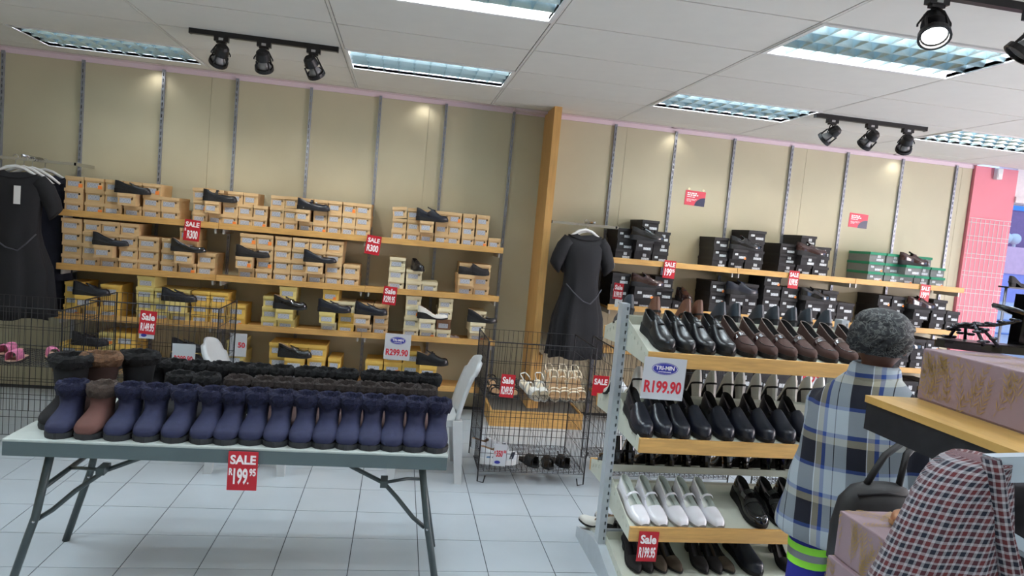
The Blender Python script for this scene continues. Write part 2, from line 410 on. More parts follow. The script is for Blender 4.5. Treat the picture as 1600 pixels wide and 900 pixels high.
# ------------------------------------------------------------------ shoeboxes
def print_mat(name, base, ink, sc):
    mt = bpy.data.materials.new(name); mt.use_nodes = True; nt = mt.node_tree; b = nt.nodes['Principled BSDF']
    tc = nt.nodes.new('ShaderNodeTexCoord'); mp = nt.nodes.new('ShaderNodeMapping'); mp.inputs['Scale'].default_value = sc
    nz = nt.nodes.new('ShaderNodeTexNoise'); nz.inputs['Scale'].default_value = 1; nz.inputs['Detail'].default_value = 3
    rp = nt.nodes.new('ShaderNodeValToRGB'); rp.color_ramp.elements[0].position = .42; rp.color_ramp.elements[1].position = .52
    rp.color_ramp.elements[0].color = lin(ink); rp.color_ramp.elements[1].color = lin(base)
    nt.links.new(tc.outputs['Object'], mp.inputs['Vector']); nt.links.new(mp.outputs['Vector'], nz.inputs['Vector'])
    nt.links.new(nz.outputs['Fac'], rp.inputs['Fac']); nt.links.new(rp.outputs['Color'], b.inputs['Base Color']); b.inputs['Roughness'].default_value = .5
    return mt
m_lab = print_mat('box_label_print', (196,198,202), (132,140,162), (14,1,34))
m_lab2 = print_mat('white_label_print', (206,210,212), (140,145,150), (14,1,40))
m_org = M('orange_sticker', (250,140,60), .5)
CARD = {'tan':(214,180,132),'yellow':(226,186,92),'lemon':(224,204,128),'cream':(226,214,178),'brown':(120,84,58),'black':(32,30,32),'green':(116,120,118)}
LID = dict(CARD); LID['tan'] = CARD['tan']; LID['green'] = (22,128,92); pass
def box_proto(col, sticker, style):
    t = thing('shoebox', 'x', 'shoebox')
    mt = M('card_'+col, CARD[col], .7, var=.05, scale=3); ml = M('lid_'+col, LID[col], .65, var=.04, scale=3)
    if style != 'tan': obj('body', MB().box(-.49,.49,.006,.994,0,.97), mt, t)
    else:                                       # hollow card body with a real finger hole through its end
        hx0, hz0, n_ = .3, .57, 12; vs = [(-.49,.006,0),(.49,.006,0),(.49,.006,.97),(-.49,.006,.97),(-.49,.994,0),(.49,.994,0),(.49,.994,.97),(-.49,.994,.97)]
        fs_ = [(4,5,6,7),(0,1,5,4),(1,2,6,5),(2,3,7,6),(3,0,4,7)]; cs = [(1,-.49*0-PI/2)]
        for k in range(n_):
            a = 2*PI*k/n_; vs.append((hx0+.055*math.cos(a), .006, hz0+.085*math.sin(a)))
        side = []
        for k in range(n_):
            a = 2*PI*k/n_; dx, dz = math.cos(a), math.sin(a); ts = []
            if abs(dx) > 1e-9: ts.append(((.49 if dx > 0 else -.49)-hx0)/dx)
            if abs(dz) > 1e-9: ts.append(((.97 if dz > 0 else 0)-hz0)/dz)
            u = min(ts); vs.append((hx0+u*dx, .006, hz0+u*dz))
        ang = {c: math.atan2(vs[c][2]-hz0, vs[c][0]-hx0) % (2*PI) for c in range(4)}
        for k in range(n_):
            l = (k+1) % n_; lo_, hi_ = 2*PI*k/n_, 2*PI*(k+1)/n_
            mid = sorted([c for c in range(4) if lo_ < ang[c] < hi_], key=lambda c: -ang[c])
            fs_.append((8+k, 8+l, 20+l)+tuple(mid)+(20+k,))
        obj('body', MB().add(vs, fs_), mt, t)
    obj('lid', MB().box(-.508,.508,-.028,1,.74,1), ml, t)
    if style == 'tan':
        obj('label', MB().box(-.38,.235,-.003,.006,.2,.6), m_lab, t)
        if sticker: obj('sticker', MB().box(.2,.42,-.006,-.003,.12,.42), m_org, t)
    elif style == 'plain':
        obj('label', MB().box(-.36,.3,-.003,.006,.16,.58), m_lab, t)
        if sticker: obj('sticker', MB().box(.16,.36,-.006,-.003,.1,.34), m_org, t)
    else:
        obj('label', MB().box(-.06,.38,-.007,.006,.12,.36), m_lab2, t)
        obj('size_tag', MB().box(-.34,-.14,-.008,.006,.4,.62) if sticker < 2 else MB().box(.0,.2,-.008,.006,.46,.74), m_lab2, t)
        if sticker == 1: obj('sticker', MB().box(.3,.42,-.01,-.007,.06,.26), m_org, t)
    return t
PROTO = {}
def get_box(col, st, style):
    k = (col, st, style)
    if k not in PROTO: PROTO[k] = box_proto(*k)
    return PROTO[k]
BOXTOP = {}
def stacks(run, lv, cols, base, h, ypix, anchor, depth=.29, yf=6.125):
    for ci, col in enumerate(cols):
        xl, xr, n, color = col[:4]; opt = col[4] if len(col) > 4 else {}
        xm = (xl+xr)/2
        ypx = ypix[0]+(ypix[1]-ypix[0])*(xm-ypix[2])/(ypix[3]-ypix[2])
        a, b = atY(xl, ypx, yf).x, atY(xr, ypx, yf).x
        w = (b-a)-.004; cx = (a+b)/2; z = base
        for l in range(n):
            c = opt.get('c', {}).get(l, color); y = yf+random.uniform(-.004,.012); w_ = w; x_ = cx+random.uniform(-.004,.004)
            rz = random.gauss(0, .016)
            if l in opt.get('pull', ()): y -= .085; x_ -= .012; rz = .03
            if l in opt.get('dx', {}): x_ += opt['dx'][l]
            style = 'tan' if c in ('tan','cream') else 'plain' if c in ('yellow','lemon','brown') else 'dark'
            st = (random.random() < .14)*1 if style != 'dark' else random.choice((0,0,2,2,1))
            lev = 'only box' if n == 1 else 'lowest' if l == 0 else 'topmost' if l == n-1 else ORD[l]+' up'
            cn = {'lemon':'pale yellow','green':'grey and green'}.get(c, c)
            tilt = opt.get('tilt', 0) if l == n-1 else 0
            use(get_box(c, st, style), loc=(x_, y, z+(.004 if tilt else 0)), rot=(0, tilt, rz), scale=(w_, depth, h),
                label=f'{cn} shoebox, {lev} in {ORD[ci]} stack from {anchor}, {lv} shelf', group=f'shoeboxes on the {lv} shelf of the {run} run')
            z += h
        BOXTOP[(run, lv, ci)] = (cx, z)
P2 = {'pull':(1,)}
Lr = 'tan box'
stacks(Lr,'top',[(99.5,129,3,'tan'),(130.6,161,3,'tan'),(162,190,3,'tan'),(191.6,220,3,'tan',P2),(221,249.6,3,'tan'),(250.5,280,2,'tan'),
 (300,324,3,'tan',{'tilt':-.07}),(324,346.7,3,'tan',P2),(346.7,371,3,'tan',{'dx':{2:.03}}),(371,394,3,'tan',{'dx':{2:.03}}),(394,416.7,2,'tan'),
 (420,442.5,3,'tan'),(443,465,3,'tan',{'tilt':-.04}),(466,487.5,3,'tan',P2),(487.5,510,3,'tan'),(510,532,3,'tan'),(532.5,554,3,'tan'),(554,577.5,3,'tan'),
 (611,634,3,'tan',{'tilt':-.1}),(634,656,3,'tan',{'tilt':-.03}),(656,677.5,3,'tan',P2),(677.5,699,3,'tan'),(698.5,719,3,'tan'),(720,740,3,'tan'),(741,761.7,3,'tan'),(761.7,781.7,1,'tan')],
 1.534,.098,(326,388,92,787),'the dress')
stacks(Lr,'second',[(94,126,4,'tan'),(127,155,4,'tan'),(155,184,4,'tan',P2),(184.5,214,4,'tan'),(214.6,247,3,'tan'),(250.5,277,3,'tan'),(278,306,4,'tan',P2),(307,335,2,'tan'),
 (371,397.5,4,'tan',P2),(398,424,4,'tan'),(426,452.5,4,'tan'),(453,479,4,'tan'),(479,506,4,'tan',P2),(506.7,532.5,4,'tan'),(534,560,2,'tan'),
 (606,631.7,3,'cream'),(632.5,658,2,'cream'),(659,684,1,'cream'),(714,739,3,'tan',P2),(739,764,3,'tan')],
 1.099,.097,(411,463,90,780),'the dress')
stacks(Lr,'third',[(98.7,126,3,'yellow'),(126,154,2,'yellow',P2),(155,185,3,'yellow'),(210.7,239,4,'lemon'),(239.5,264,3,'lemon'),(265,295,3,'lemon',P2),(297,325,3,'yellow'),(326,354,3,'yellow'),(354,382,2,'yellow'),
 (407.5,433,3,'lemon'),(433,460,4,'lemon',P2),(501,526,4,'cream',{'pull':(1,),'c':{3:'yellow',1:'lemon'}}),(526.7,552.5,3,'yellow',{'c':{2:'cream'}}),(554,580,3,'tan',P2),(581,605,3,'tan'),
 (629.6,654,4,'cream'),(655,680.5,2,'cream',P2),(680.7,703.7,4,'cream',{'c':{1:'brown'}}),(733,757,3,'cream',P2)],
 .687,.0935,(488,530,85,760),'the dress')
stacks(Lr,'lowest',[(92,122,2,'yellow'),(124,150,2,'yellow',P2),(151,177,3,'lemon'),(178,209,3,'yellow'),(274,307.5,2,'lemon',P2),(352,379,3,'lemon'),(417.5,448,3,'yellow'),(448,478,3,'yellow',P2),(478,506.7,3,'yellow'),(510,530,2,'yellow'),(569,597,2,'yellow'),(597.5,626,3,'yellow'),(626,654,3,'yellow'),(655,682,2,'yellow',P2)],
 .25,.106,(574,606,90,730),'the dress')
Rr = 'black box'
stacks(Rr,'top',[(961,987,3,'black'),(989,1016,4,'black',{'pull':(1,),'dx':{3:.05}}),(1018,1043,3,'black'),(1112,1135,3,'black'),(1137.5,1161,2,'black',P2),(1163,1191,4,'black'),
 (1215,1241,3,'black'),(1243,1267,4,'black',{'pull':(1,),'dx':{3:.02}}),(1268,1293,3,'black'),(1354,1379,3,'green'),(1380,1403,3,'green'),(1403,1428,3,'green',P2),(1428.5,1451,3,'green'),(1451.5,1474,2,'green')],
 1.545,.0955,(403,450,957,1508),'the pine fin',.33)
stacks(Rr,'second',[(952,981,3,'black'),(985,1018,2,'black',P2),(1020,1049,3,'black'),(1050,1076,1,'black'),(1106,1130,3,'black'),(1133,1157,2,'black',P2),(1157.5,1180,3,'black'),
 (1189,1215,4,'black',{}),(1216,1242,3,'black'),(1249,1277,3,'black',P2),(1279,1304,3,'black'),(1305,1331,2,'black'),(1368,1388,3,'black'),(1389,1410,3,'black'),(1416,1441,2,'black',P2),(1452,1474,3,'black'),(1475,1496,2,'black')],
 1.1,.1055,(474,518,950,1495),'the pine fin',.33)
stacks(Rr,'third',[(1086,1110,3,'black'),(1112,1138,2,'black'),(1180,1206,3,'black'),(1300,1326,3,'black'),(1396,1417,2,'black'),(1419,1440,3,'black'),(1441,1462,3,'black'),(1470,1490,2,'black')],
 .69,.1055,(545,588,950,1495),'the pine fin',.33)
stacks(Rr,'lowest',[(1084,1112,2,'black'),(1113,1141,2,'black'),(1143,1171,2,'black'),(1173,1201,2,'black'),(1203,1231,2,'black'),(1233,1261,2,'black'),(1263,1291,2,'black'),(1293,1321,2,'black'),(1400,1428,2,'black'),(1430,1458,2,'black')],
 .255,.16,(612,650,950,1495),'the pine fin',.33)
# ------------------------------------------------------------------ shoes
OUT = {'round':[(0,0),(.012,.13),(.04,.22),(.09,.285),(.16,.32),(.3,.315),(.42,.34),(.56,.425),(.68,.475),(.78,.465),(.87,.40),(.94,.29),(.98,.17),(1,.02)],
       'almond':[(0,0),(.012,.13),(.04,.22),(.09,.28),(.16,.31),(.3,.295),(.42,.32),(.56,.41),(.68,.455),(.78,.42),(.87,.32),(.94,.2),(.98,.11),(1,.015)],
       'square':[(0,0),(.012,.13),(.04,.22),(.09,.285),(.16,.315),(.3,.305),(.42,.335),(.56,.42),(.68,.465),(.78,.45),(.87,.40),(.94,.335),(.98,.26),(1,.17)]}
class ShoeForm:
    def __init__(s, L=.25, W=.088, heel=.02, sole=.008, to=.5, hb=.055, hs=.034, ht=.045, toe_h=.036, toe='round', ground=None, bulge=.0):
        s.L, s.W, s.heel, s.sole, s.to, s.hb, s.hs, s.ht, s.toe_h, s.toe, s.bulge = L, W, heel, sole, to, hb, hs, ht, toe_h, toe, bulge
    def w(s, t): return interp(OUT[s.toe], t)*s.W
    def b(s, t): return s.sole+s.heel*(1-sm(.18, .62, t))+.006*sm(.75, 1, t)
    def top(s, t):
        if t < .34: return s.hb+(s.hs-s.hb)*sm(.02, .34, t)
        return s.hs+(s.ht*.80-s.hs)*sm(.34, s.to, t)
    def vamp(s, t):
        u = (t-s.to)/(1-s.to); v = s.ht+(s.toe_h-s.ht)*sm(0, .7, u)
        if t > .86: v *= math.sqrt(max(.06, 1-((t-.86)/.14)**2))
        return v
    def sec(s, t, opened):
        w, b = s.w(t), s.b(t); ve = s.top(t)/.80 if opened else s.vamp(t); pts = []
        for k in range(17):
            th = PI*k/16; c, sn = math.cos(th), math.sin(th)
            y = w*math.copysign(abs(c)**.72, c); z = b+ve*(sn**.62 if sn > 1e-9 else 0)
            if opened and 4 < k < 12:
                q = abs(k-8)/4.
                y = w*.74*q*(.92 if q > .6 else 1); z = b+.004+(s.top(t)-.006)*(q**3.2)
                if t == 0: z = b+s.top(t); y = 0
            pts.append(Vector(((t-.5)*s.L, y, z)))
        return pts
    def stations(s):
        a = [0,.012,.035,.07,.12,.18,.25,.32]+[.32+(s.to-.32)*i/4 for i in (1,2,3)]+[s.to]
        c = [s.to+.006, s.to+.04]; r = [s.to+.04+(.86-s.to-.04)*i/5 for i in range(1, 6)]+[.9,.94,.97,.99,1]
        return a, c+r
def mixup(rows, nopen, part):
    mb = MB(); n = 17; mb.v = [tuple(v) for r in rows for v in r]
    for i in range(len(rows)-1):
        for k in range(n-1):
            inner = 4 <= k < 12 and i < nopen
            if (part == 'upper') != inner: mb.f.append((i*n+k, i*n+k+1, (i+1)*n+k+1, (i+1)*n+k))
    return mb
def build_shoe(name, form, m_up, m_in, m_sole, cat='shoe', extras=(), block=False, trim=None):
    t = thing(name, 'x', cat)
    a, c = form.stations()
    rows = [form.sec(u, True) for u in a]+[form.sec(u, False) for u in c]
    obj('upper', mixup(rows, len(a), 'upper'), m_up, t, smooth=True)
    obj('lining', mixup(rows, len(a), 'lining'), m_in, t, smooth=True)
    # sole
    so = .0035; rings = []
    for u in a+c:
        w = form.w(u)+so; b = form.b(u); x = (u-.5)*form.L*(1.012)
        lo = max(0, b-form.sole) if block else (.006*sm(.8, 1, u) if form.heel < .06 else 0)
        if block and u < .2: lo = b-form.sole
        rings.append([Vector((x, w, b+.003)), Vector((x, w, lo)), Vector((x, -w, lo)), Vector((x, -w, b+.003))])
    obj('sole', MB().loft(rings, True), m_sole, t)
    if block:
        hr = []
        for z, s_ in ((0,.74),(form.heel*.5,.8),(form.b(.1)-form.sole+.002,1.)):
            hr.append([Vector((((u-.5)*form.L+.012*(1-s_)*3), sg*(form.w(u)+.002)*s_, z)) for sg, us in ((1,(.0,.03,.08,.15,.22)),(-1,(.22,.15,.08,.03))) for u in us])
        obj('heel', MB().loft(hr, True), block if block is not True else m_sole, t)
    if trim:
        path = [form.sec(u, True)[4] for u in a]+form.sec(form.to+.006, False)[5:12]+[form.sec(u, True)[12] for u in a[::-1]][:-1]
        obj('binding', MB().tube(path, .0022, 5, close=True), trim, t, smooth=True)
    for e in extras:
        kind = e[0]; mt = e[1]
        if kind == 'strap':                   # band across the opening
            tt, wd = e[2], e[3]; r = []
            for q in range(9):
                th = PI*(.19+.62*q/8); w = form.w(tt)*1.04; hh = form.top(tt)/.8*e[4] if len(e) > 4 else form.top(tt)/.8*1.08
                y = w*math.copysign(abs(math.cos(th))**.72, math.cos(th)); z = form.b(tt)+hh*math.sin(th)**.62
                x = (tt-.5)*form.L
                r.append([Vector((x-wd/2, y, z)), Vector((x+wd/2, y, z-.001)), Vector((x+wd/2, y*.96, z-.004)), Vector((x-wd/2, y*.96, z-.003))])
            so_ = obj('strap', MB().loft(r, True), mt, t)
            bx = form.w(tt)*.99
            obj('buckle', MB().box((tt-.5)*form.L-wd*.7,(tt-.5)*form.L+wd*.7,-bx*.86-.004,-bx*.86,form.b(tt)+form.top(tt)*.92,form.b(tt)+form.top(tt)*.92+wd*.9), e[5] if len(e) > 5 else mt, so_)
        elif kind == 'saddle':                # loafer band over the vamp
            r = []
            for q in range(9):
                row = []
                for dt in (0, e[3]):
                    u = e[2]+dt; th = PI*(.1+.8*q/8); w = form.w(u)*1.035; v = form.vamp(u)+.0035
                    row.append(Vector(((u-.5)*form.L, w*math.copysign(abs(math.cos(th))**.72, math.cos(th)), form.b(u)+v*math.sin(th)**.62)))
                r.append([row[0], row[1], row[1]*.985, row[0]*.985])
            obj('saddle_strap', MB().loft(r, True), mt, t, smooth=False)
        elif kind == 'tongue':
            u = form.to+.02; x = (u-.5)*form.L; z = form.b(u)+form.vamp(u)*.93; w = form.w(u)*.52
            rr = []
            for q, (dx, dz, f) in enumerate(((.03,.0,1.),(.004,.004,1.),(-.016,.012,.95),(-.032,.019,.7))):
                rr.append([Vector((x+dx, y*f*w, z+dz-.006*(y*y))) for y in (-1,-.5,0,.5,1)]+[Vector((x+dx+.002, y*f*w, z+dz-.004-.006*(y*y))) for y in (1,.5,0,-.5,-1)])
            obj('tongue', MB().loft(rr, True), mt, t, smooth=True)
        elif kind == 'bow':
            u = form.to+e[2]; c0 = Vector(((u-.5)*form.L, 0, form.b(u)+form.vamp(u)+.003))
            mb = MB().ball(c0, .006, .006, .005, 8, 5)
            for sg in (-1, 1):
                mb.ball(c0+Vector((0, sg*.015, .001)), .008, .013, .0045, 8, 5)
            obj('bow', mb, mt, t, smooth=True)
        elif kind == 'apron':                 # raised moccasin seam round the toe
            path = []
            for q in range(15):
                u_ = form.to+.1+(.9-form.to-.1)*math.sin(PI*q/14)**.55; ph = (q/14-.5)*2
                th = PI/2-ph*PI*.27; w = form.w(min(u_,.93)); v = form.vamp(u_)+.001
                path.append((((u_-.5)*form.L), w*math.copysign(abs(math.cos(th))**.72, math.cos(th)), form.b(u_)+v*math.sin(th)**.62))
            obj('apron_seam', MB().tube(path, .0022, 5), mt, t, smooth=True)
        elif kind == 'gusset':
            for sg in (-1, 1):
                u = .4; w = form.w(u)
                obj('elastic_gusset', MB().ball(((u-.5)*form.L, sg*w*.93, form.b(u)+form.top(u)*.62), .016, .004, .018, 10, 6), mt, t, smooth=True)
    return t
lea = M('black_leather', (24,25,29), .32, var=.08, bump=.12, bscale=160)
lea_n = M('navy_black_leather', (26,29,40), .32, var=.08, bump=.1, bscale=150)
pat = M('black_patent', (16,16,19), .12, var=.05, coat=.6)
lin_d = M('dark_lining', (26,25,26), .8)
lin_t = M('tan_lining', (170,140,110), .7)
lin_w = M('pale_lining', (196,204,198), .7)
rub = M('black_rubber', (20,20,22), .7)
bro = M('brown_suede', (70,48,42), .85, var=.1, bump=.2, bscale=220)
bro_p = M('brown_patent', (52,32,30), .16, coat=.5)
bro_b = M('brown_leather', (112,74,56), .4, var=.06)
teal = M('slate_leather', (52,62,72), .42, var=.06)
whi = M('white_patent', (232,232,238), .16, var=.02, coat=.5)
whi_l = M('white_leather', (226,224,216), .4, var=.03)
met = M('gunmetal', (150,150,155), .25, 1)
cre = M('cream_strap', (228,214,188), .45)
dbr = M('blackish_brown_nubuck', (34,31,33), .75, var=.08)
SH = {}
SH['slipper'] = build_shoe('slip_on_shoe', ShoeForm(.245,.085,.016,.01,.52,.056,.036,.048,.036), lea, lin_d, rub, extras=[('tongue', lea)])
SH['maryjane'] = build_shoe('mary_jane_shoe', ShoeForm(.24,.085,.016,.01,.55,.055,.034,.04,.036), lea, lin_d, rub, extras=[('strap', lea, .42, .016, 1.5, met)])
SH['bowjane'] = build_shoe('mary_jane_shoe', ShoeForm(.24,.085,.016,.01,.55,.055,.034,.042,.036), lea_n, lin_t, rub, extras=[('strap', lea_n, .44, .014, 1.4), ('bow', whi_l, .02)])
SH['vslip'] = build_shoe('slip_on_shoe', ShoeForm(.25,.085,.014,.012,.44,.064,.04,.075,.034,'almond'), lea_n, lin_d, rub, extras=[('gusset', lin_d), ('tongue', lea_n)])
SH['ballet'] = build_shoe('ballet_pump', ShoeForm(.245,.083,.02,.008,.58,.058,.034,.034,.03,'almond'), lea_n, lin_d, rub)
SH['balletp'] = build_shoe('ballet_pump', ShoeForm(.245,.083,.022,.008,.56,.06,.034,.034,.03,'almond'), pat, lin_t, rub)
SH['balletbow'] = build_shoe('ballet_pump', ShoeForm(.245,.083,.016,.008,.57,.056,.035,.034,.03), dbr, lin_d, rub, extras=[('bow', dbr, .08)])
SH['mule'] = build_shoe('clog_mule', ShoeForm(.245,.088,.014,.014,.42,.03,.026,.066,.036), dbr, lin_t, rub)
SH['loafer'] = build_shoe('loafer', ShoeForm(.25,.088,.02,.012,.46,.058,.036,.052,.034), lea_n, lin_d, rub, extras=[('saddle', lea_n, .53, .07), ('tongue', lea_n), ('apron', lea_n)])
SH['loaferp'] = build_shoe('loafer', ShoeForm(.25,.088,.024,.014,.46,.058,.036,.055,.036), pat, lin_t, rub, extras=[('saddle', pat, .53, .07), ('tongue', pat), ('apron', pat)])
SH['wedgew'] = build_shoe('wedge_pump', ShoeForm(.24,.08,.035,.008,.6,.05,.03,.03,.028,'almond'), whi_l, lin_t, rub)
SH['wedgeb'] = build_shoe('wedge_pump', ShoeForm(.24,.08,.035,.008,.6,.05,.03,.03,.028,'almond'), lea, lin_t, rub, extras=[('bow', met, .05)])
SH['oxford'] = build_shoe('lace_up_shoe', ShoeForm(.255,.09,.018,.014,.42,.062,.044,.074,.04), lea, lin_t, rub, extras=[('tongue', lea), ('bow', lea, .06)])
SH['mens'] = build_shoe('dress_shoe', ShoeForm(.29,.1,.02,.014,.4,.066,.044,.075,.04,'almond'), pat, lin_d, rub, extras=[('tongue', pat), ('saddle', pat, .52, .06)])
SH['mensb'] = build_shoe('dress_shoe', ShoeForm(.29,.1,.02,.014,.4,.066,.044,.075,.04,'almond'), bro_p, lin_d, rub, extras=[('tongue', bro_p), ('apron', bro_p)])
SH['mensn'] = build_shoe('dress_shoe', ShoeForm(.29,.1,.02,.014,.4,.066,.044,.082,.04), lea_n, lin_d, rub, extras=[('tongue', lea_n)])
SH['blackslip'] = build_shoe('slip_on_shoe', ShoeForm(.28,.096,.022,.016,.42,.07,.05,.084,.046), lea, lin_d, rub, extras=[('gusset', lin_d), ('tongue', lea)], trim=lea)
SH['brownloafer'] = build_shoe('loafer', ShoeForm(.278,.094,.024,.018,.5,.064,.044,.06,.04), bro, lin_d, rub, extras=[('saddle', bro_p, .54, .075), ('apron', bro_p)], trim=M('brown_piping', (120,104,96), .4))
SH['clog'] = build_shoe('slip_on_clog', ShoeForm(.285,.1,.024,.016,.44,.08,.05,.084,.052), lea_n, lin_d, rub, extras=[('gusset', lin_d)])
SH['whitejane'] = build_shoe('white_mary_jane', ShoeForm(.285,.1,.02,.006,.62,.062,.042,.04,.034,'square'), whi, lin_w, M('grey_sole', (150,148,144), .6), extras=[('strap', whi, .46, .011, 1.5, whi)])
SH['patentjane'] = build_shoe('patent_mary_jane', ShoeForm(.285,.11,.026,.016,.5,.062,.04,.058,.044), pat, lin_d, rub, extras=[('strap', pat, .42, .026, 1.45, met), ('saddle', pat, .53, .06), ('apron', pat)])
SH['heelbrown'] = build_shoe('heeled_boot_shoe', ShoeForm(.24,.082,.05,.008,.42,.075,.055,.07,.034,'almond'), bro_b, lin_d, rub, block=bro_b)
SH['heelteal'] = build_shoe('heeled_boot_shoe', ShoeForm(.24,.082,.05,.008,.42,.075,.055,.07,.034,'almond'), teal, lin_d, rub, block=M('slate_heel', (40,44,50), .5))
SH['heelwhite'] = build_shoe('white_block_heel', ShoeForm(.24,.078,.075,.007,.58,.066,.036,.036,.028,'almond'), whi_l, lin_t, rub, block=whi_l)
for ch in list(SH['heelwhite'].children):
    if ch.name.startswith('sole'): ch.name = 'black_trim_sole'
SH['heelblack'] = build_shoe('black_block_heel', ShoeForm(.24,.08,.068,.01,.45,.076,.05,.06,.036,'round'), pat, lin_d, rub, block=pat)
SH['court'] = build_shoe('court_shoe', ShoeForm(.245,.082,.04,.007,.6,.055,.032,.032,.028,'almond'), dbr, lin_d, rub, block=rub)
SH['courtbrown'] = build_shoe('court_shoe', ShoeForm(.245,.082,.04,.007,.6,.055,.032,.032,.028,'almond'), M('olive_brown_suede', (84,72,60), .85), lin_d, rub, block=rub)

# -------- display shoes standing on the wall boxes, toe to the pine fin side
def on_box(kind, run, lv, ci, lev, base, h, label, dx=0., dy=0., rz=0., yf=6.125):
    cx, _ = BOXTOP[(run, lv, ci)]
    use(SH[kind], loc=(cx+dx, yf-.03+dy, base+lev*h), rot=rz, scale=(1.12,1.04,1.22), label=label, group='single display shoes on the wall shelves')
TB = (Lr,'top'); B1 = (1.534,.098); S2 = (Lr,'second'); B2 = (1.099,.097); S3 = (Lr,'third'); B3 = (.687,.0935); S4 = (Lr,'lowest'); B4 = (.25,.106)
on_box('slipper',*TB,3,2,*B1,'black leather slip-on on the tan boxes nearest the dress, top shelf',.01)
on_box('maryjane',*TB,7,2,*B1,'black strapped mary jane on tan boxes beside the SALE R300 card, top shelf',.04)
on_box('bowjane',*TB,13,2,*B1,'navy-black mary jane with pale bow on the top shelf boxes',.06)
on_box('vslip',*TB,20,2,*B1,'navy-black slip-on with raised tongue on the boxes nearest the pine fin, top shelf',.03)
on_box('ballet',*S2,2,2,*B2,'plain navy-black ballet pump on tan boxes nearest the dress, second shelf',.02)
on_box('balletp',*S2,6,2,*B2,'shiny black ballet pump just under the SALE R300 card',.01)
on_box('balletbow',*S2,8,2,*B2,'matt dark ballet pump with small bow, second shelf middle boxes',.05)
on_box('ballet',*S2,12,2,*B2,'plain black ballet pump on the last tan boxes before the cream ones',.03)
on_box('slipper',*S2,16,2,*B2,'black slip-on pointing outwards on cream boxes, second shelf',.02,-.02,-PI/2+.25)
on_box('mule',*S2,18,2,*B2,'dark clog mule with a tan tab in front of tan boxes near the pine fin',.06,-.0)
on_box('loafer',*S3,1,2,*B3,'black loafer on yellow boxes nearest the dress, third shelf',.02)
on_box('loafer',*S3,5,2,*B3,'black loafer on the pale yellow boxes above the Sale R149.95 card',.0)
on_box('loaferp',*S3,10,2,*B3,'shiny black loafer on pale yellow boxes, third shelf middle bay',.03)
on_box('loafer',*S3,11,2,*B3,'black loafer on mixed cream and yellow boxes under the third bay joint',.04)
on_box('loafer',*S3,13,2,*B3,'black loafer on tan boxes above the blue oval R299.90 card',.06)
on_box('wedgew',*S3,16,2,*B3,'white wedge pump on cream boxes, third shelf',.03)
on_box('wedgeb',*S3,18,2,*B3,'black wedge pump on the cream boxes nearest the pine fin',.03)
on_box('loafer',*S4,1,2,*B4,'black loafer on yellow boxes seen through the wire bin, lowest shelf',.03,-.02)
on_box('loafer',*S4,4,2,*B4,'black shoe in front of pale yellow boxes behind the plastic chair',.03,-.03)
on_box('loaferp',*S4,7,2,*B4,'shiny black loafer with a bow on yellow boxes, lowest shelf middle bay',-.02,-.02)
on_box('oxford',*S4,13,2,*B4,'black lace-up shoe on yellow boxes below the white wedge pump',.02)
RA = (Rr,'top'); BA = (1.545,.0955); RB = (Rr,'second'); BB = (1.1,.1055); RC = (Rr,'third'); BC = (.69,.1055)
on_box('mens',*RA,1,2,*BA,'shiny black dress shoe on black boxes nearest the pine fin',.02)
on_box('mens',*RA,4,2,*BA,'shiny black dress shoe in the middle black stack, top shelf',.06)
on_box('mensb',*RA,7,2,*BA,'dark brown shiny dress shoe on black boxes beside the green ones',.04)
on_box('mensb',*RA,11,2,*BA,'dark brown dress shoe on the green-lidded boxes',.03)
on_box('mensb',*RB,1,2,*BB,'brown shiny dress shoe on black boxes beside the Sale cards, second shelf',.03)
on_box('mensb',*RB,3,1,*BB,'brown dress shoe pointing outwards on a lone black box',0,-.02,-PI/2)
on_box('mensn',*RB,5,2,*BB,'navy-black dress shoe on black boxes, second shelf middle stack',.05)
on_box('mens',*RB,9,2,*BB,'black dress shoe on black boxes under the red SALE card, second shelf',.02)
on_box('mensb',*RB,14,2,*BB,'dark brown dress shoe on the black boxes nearest the pink pier',.02)
on_box('mens',*RC,4,2,*BC,'black dress shoe on boxes low beside the shopper',.02)

# ------------------------------------------------------------------ price cards
m_red = M('card_red', (184,22,38), .45, var=.02); m_cw = M('card_white', (196,199,204), .45, var=.02)
m_ink = M('ink_white', (245,240,240), .5, var=.0); m_rink = M('ink_red', (200,30,48), .5, var=.0); m_blue = M('ink_blue', (48,52,150), .45, var=.0)
def oval(cx, cz, rx, rz, y0, y1, n=28):
    return MB().add([(cx+rx*math.cos(2*PI*k/n), y0, cz+rz*math.sin(2*PI*k/n)) for k in range(n)]+[(cx+rx*math.cos(2*PI*k/n), y1, cz+rz*math.sin(2*PI*k/n)) for k in range(n)],
      [tuple(range(n)), tuple(range(2*n-1,n-1,-1))]+[(k,(k+1)%n,(k+1)%n+n,k+n) for k in range(n)])
def serif_word(word, h, width, cz):
    mb = text_mb(word, h, 0, cz, 1, h*.03, .0005)
    xs = [v[0] for v in mb.v]; k = width/(max(xs)-min(xs)); c = (max(xs)+min(xs))/2
    mb.v = [((x-c)*k, y-.0012, z) for x, y, z in mb.v]; return mb
def fit(word, h, width, cx, cz, bold=.045, y=-.0012):
    mb = text_mb(word, h/.72, 0, 0, 1, h*bold, .0005)
    xs = [v[0] for v in mb.v]; zs = [v[2] for v in mb.v]; k = width/(max(xs)-min(xs)); c = (max(xs)+min(xs))/2; kz = h/(max(zs)-min(zs)); cz0 = (max(zs)+min(zs))/2
    mb.v = [((x-c)*k+cx, yy+y, (z-cz0)*kz+cz) for x, yy, z in mb.v]; return mb
def serifs(mb, xs, z0, z1, w=.006, t=.0022):
    for x in xs:
        for z in (z0, z1): mb.box(x-w, x+w, -.0018, -.0008, z-t/2, z+t/2)
    return mb
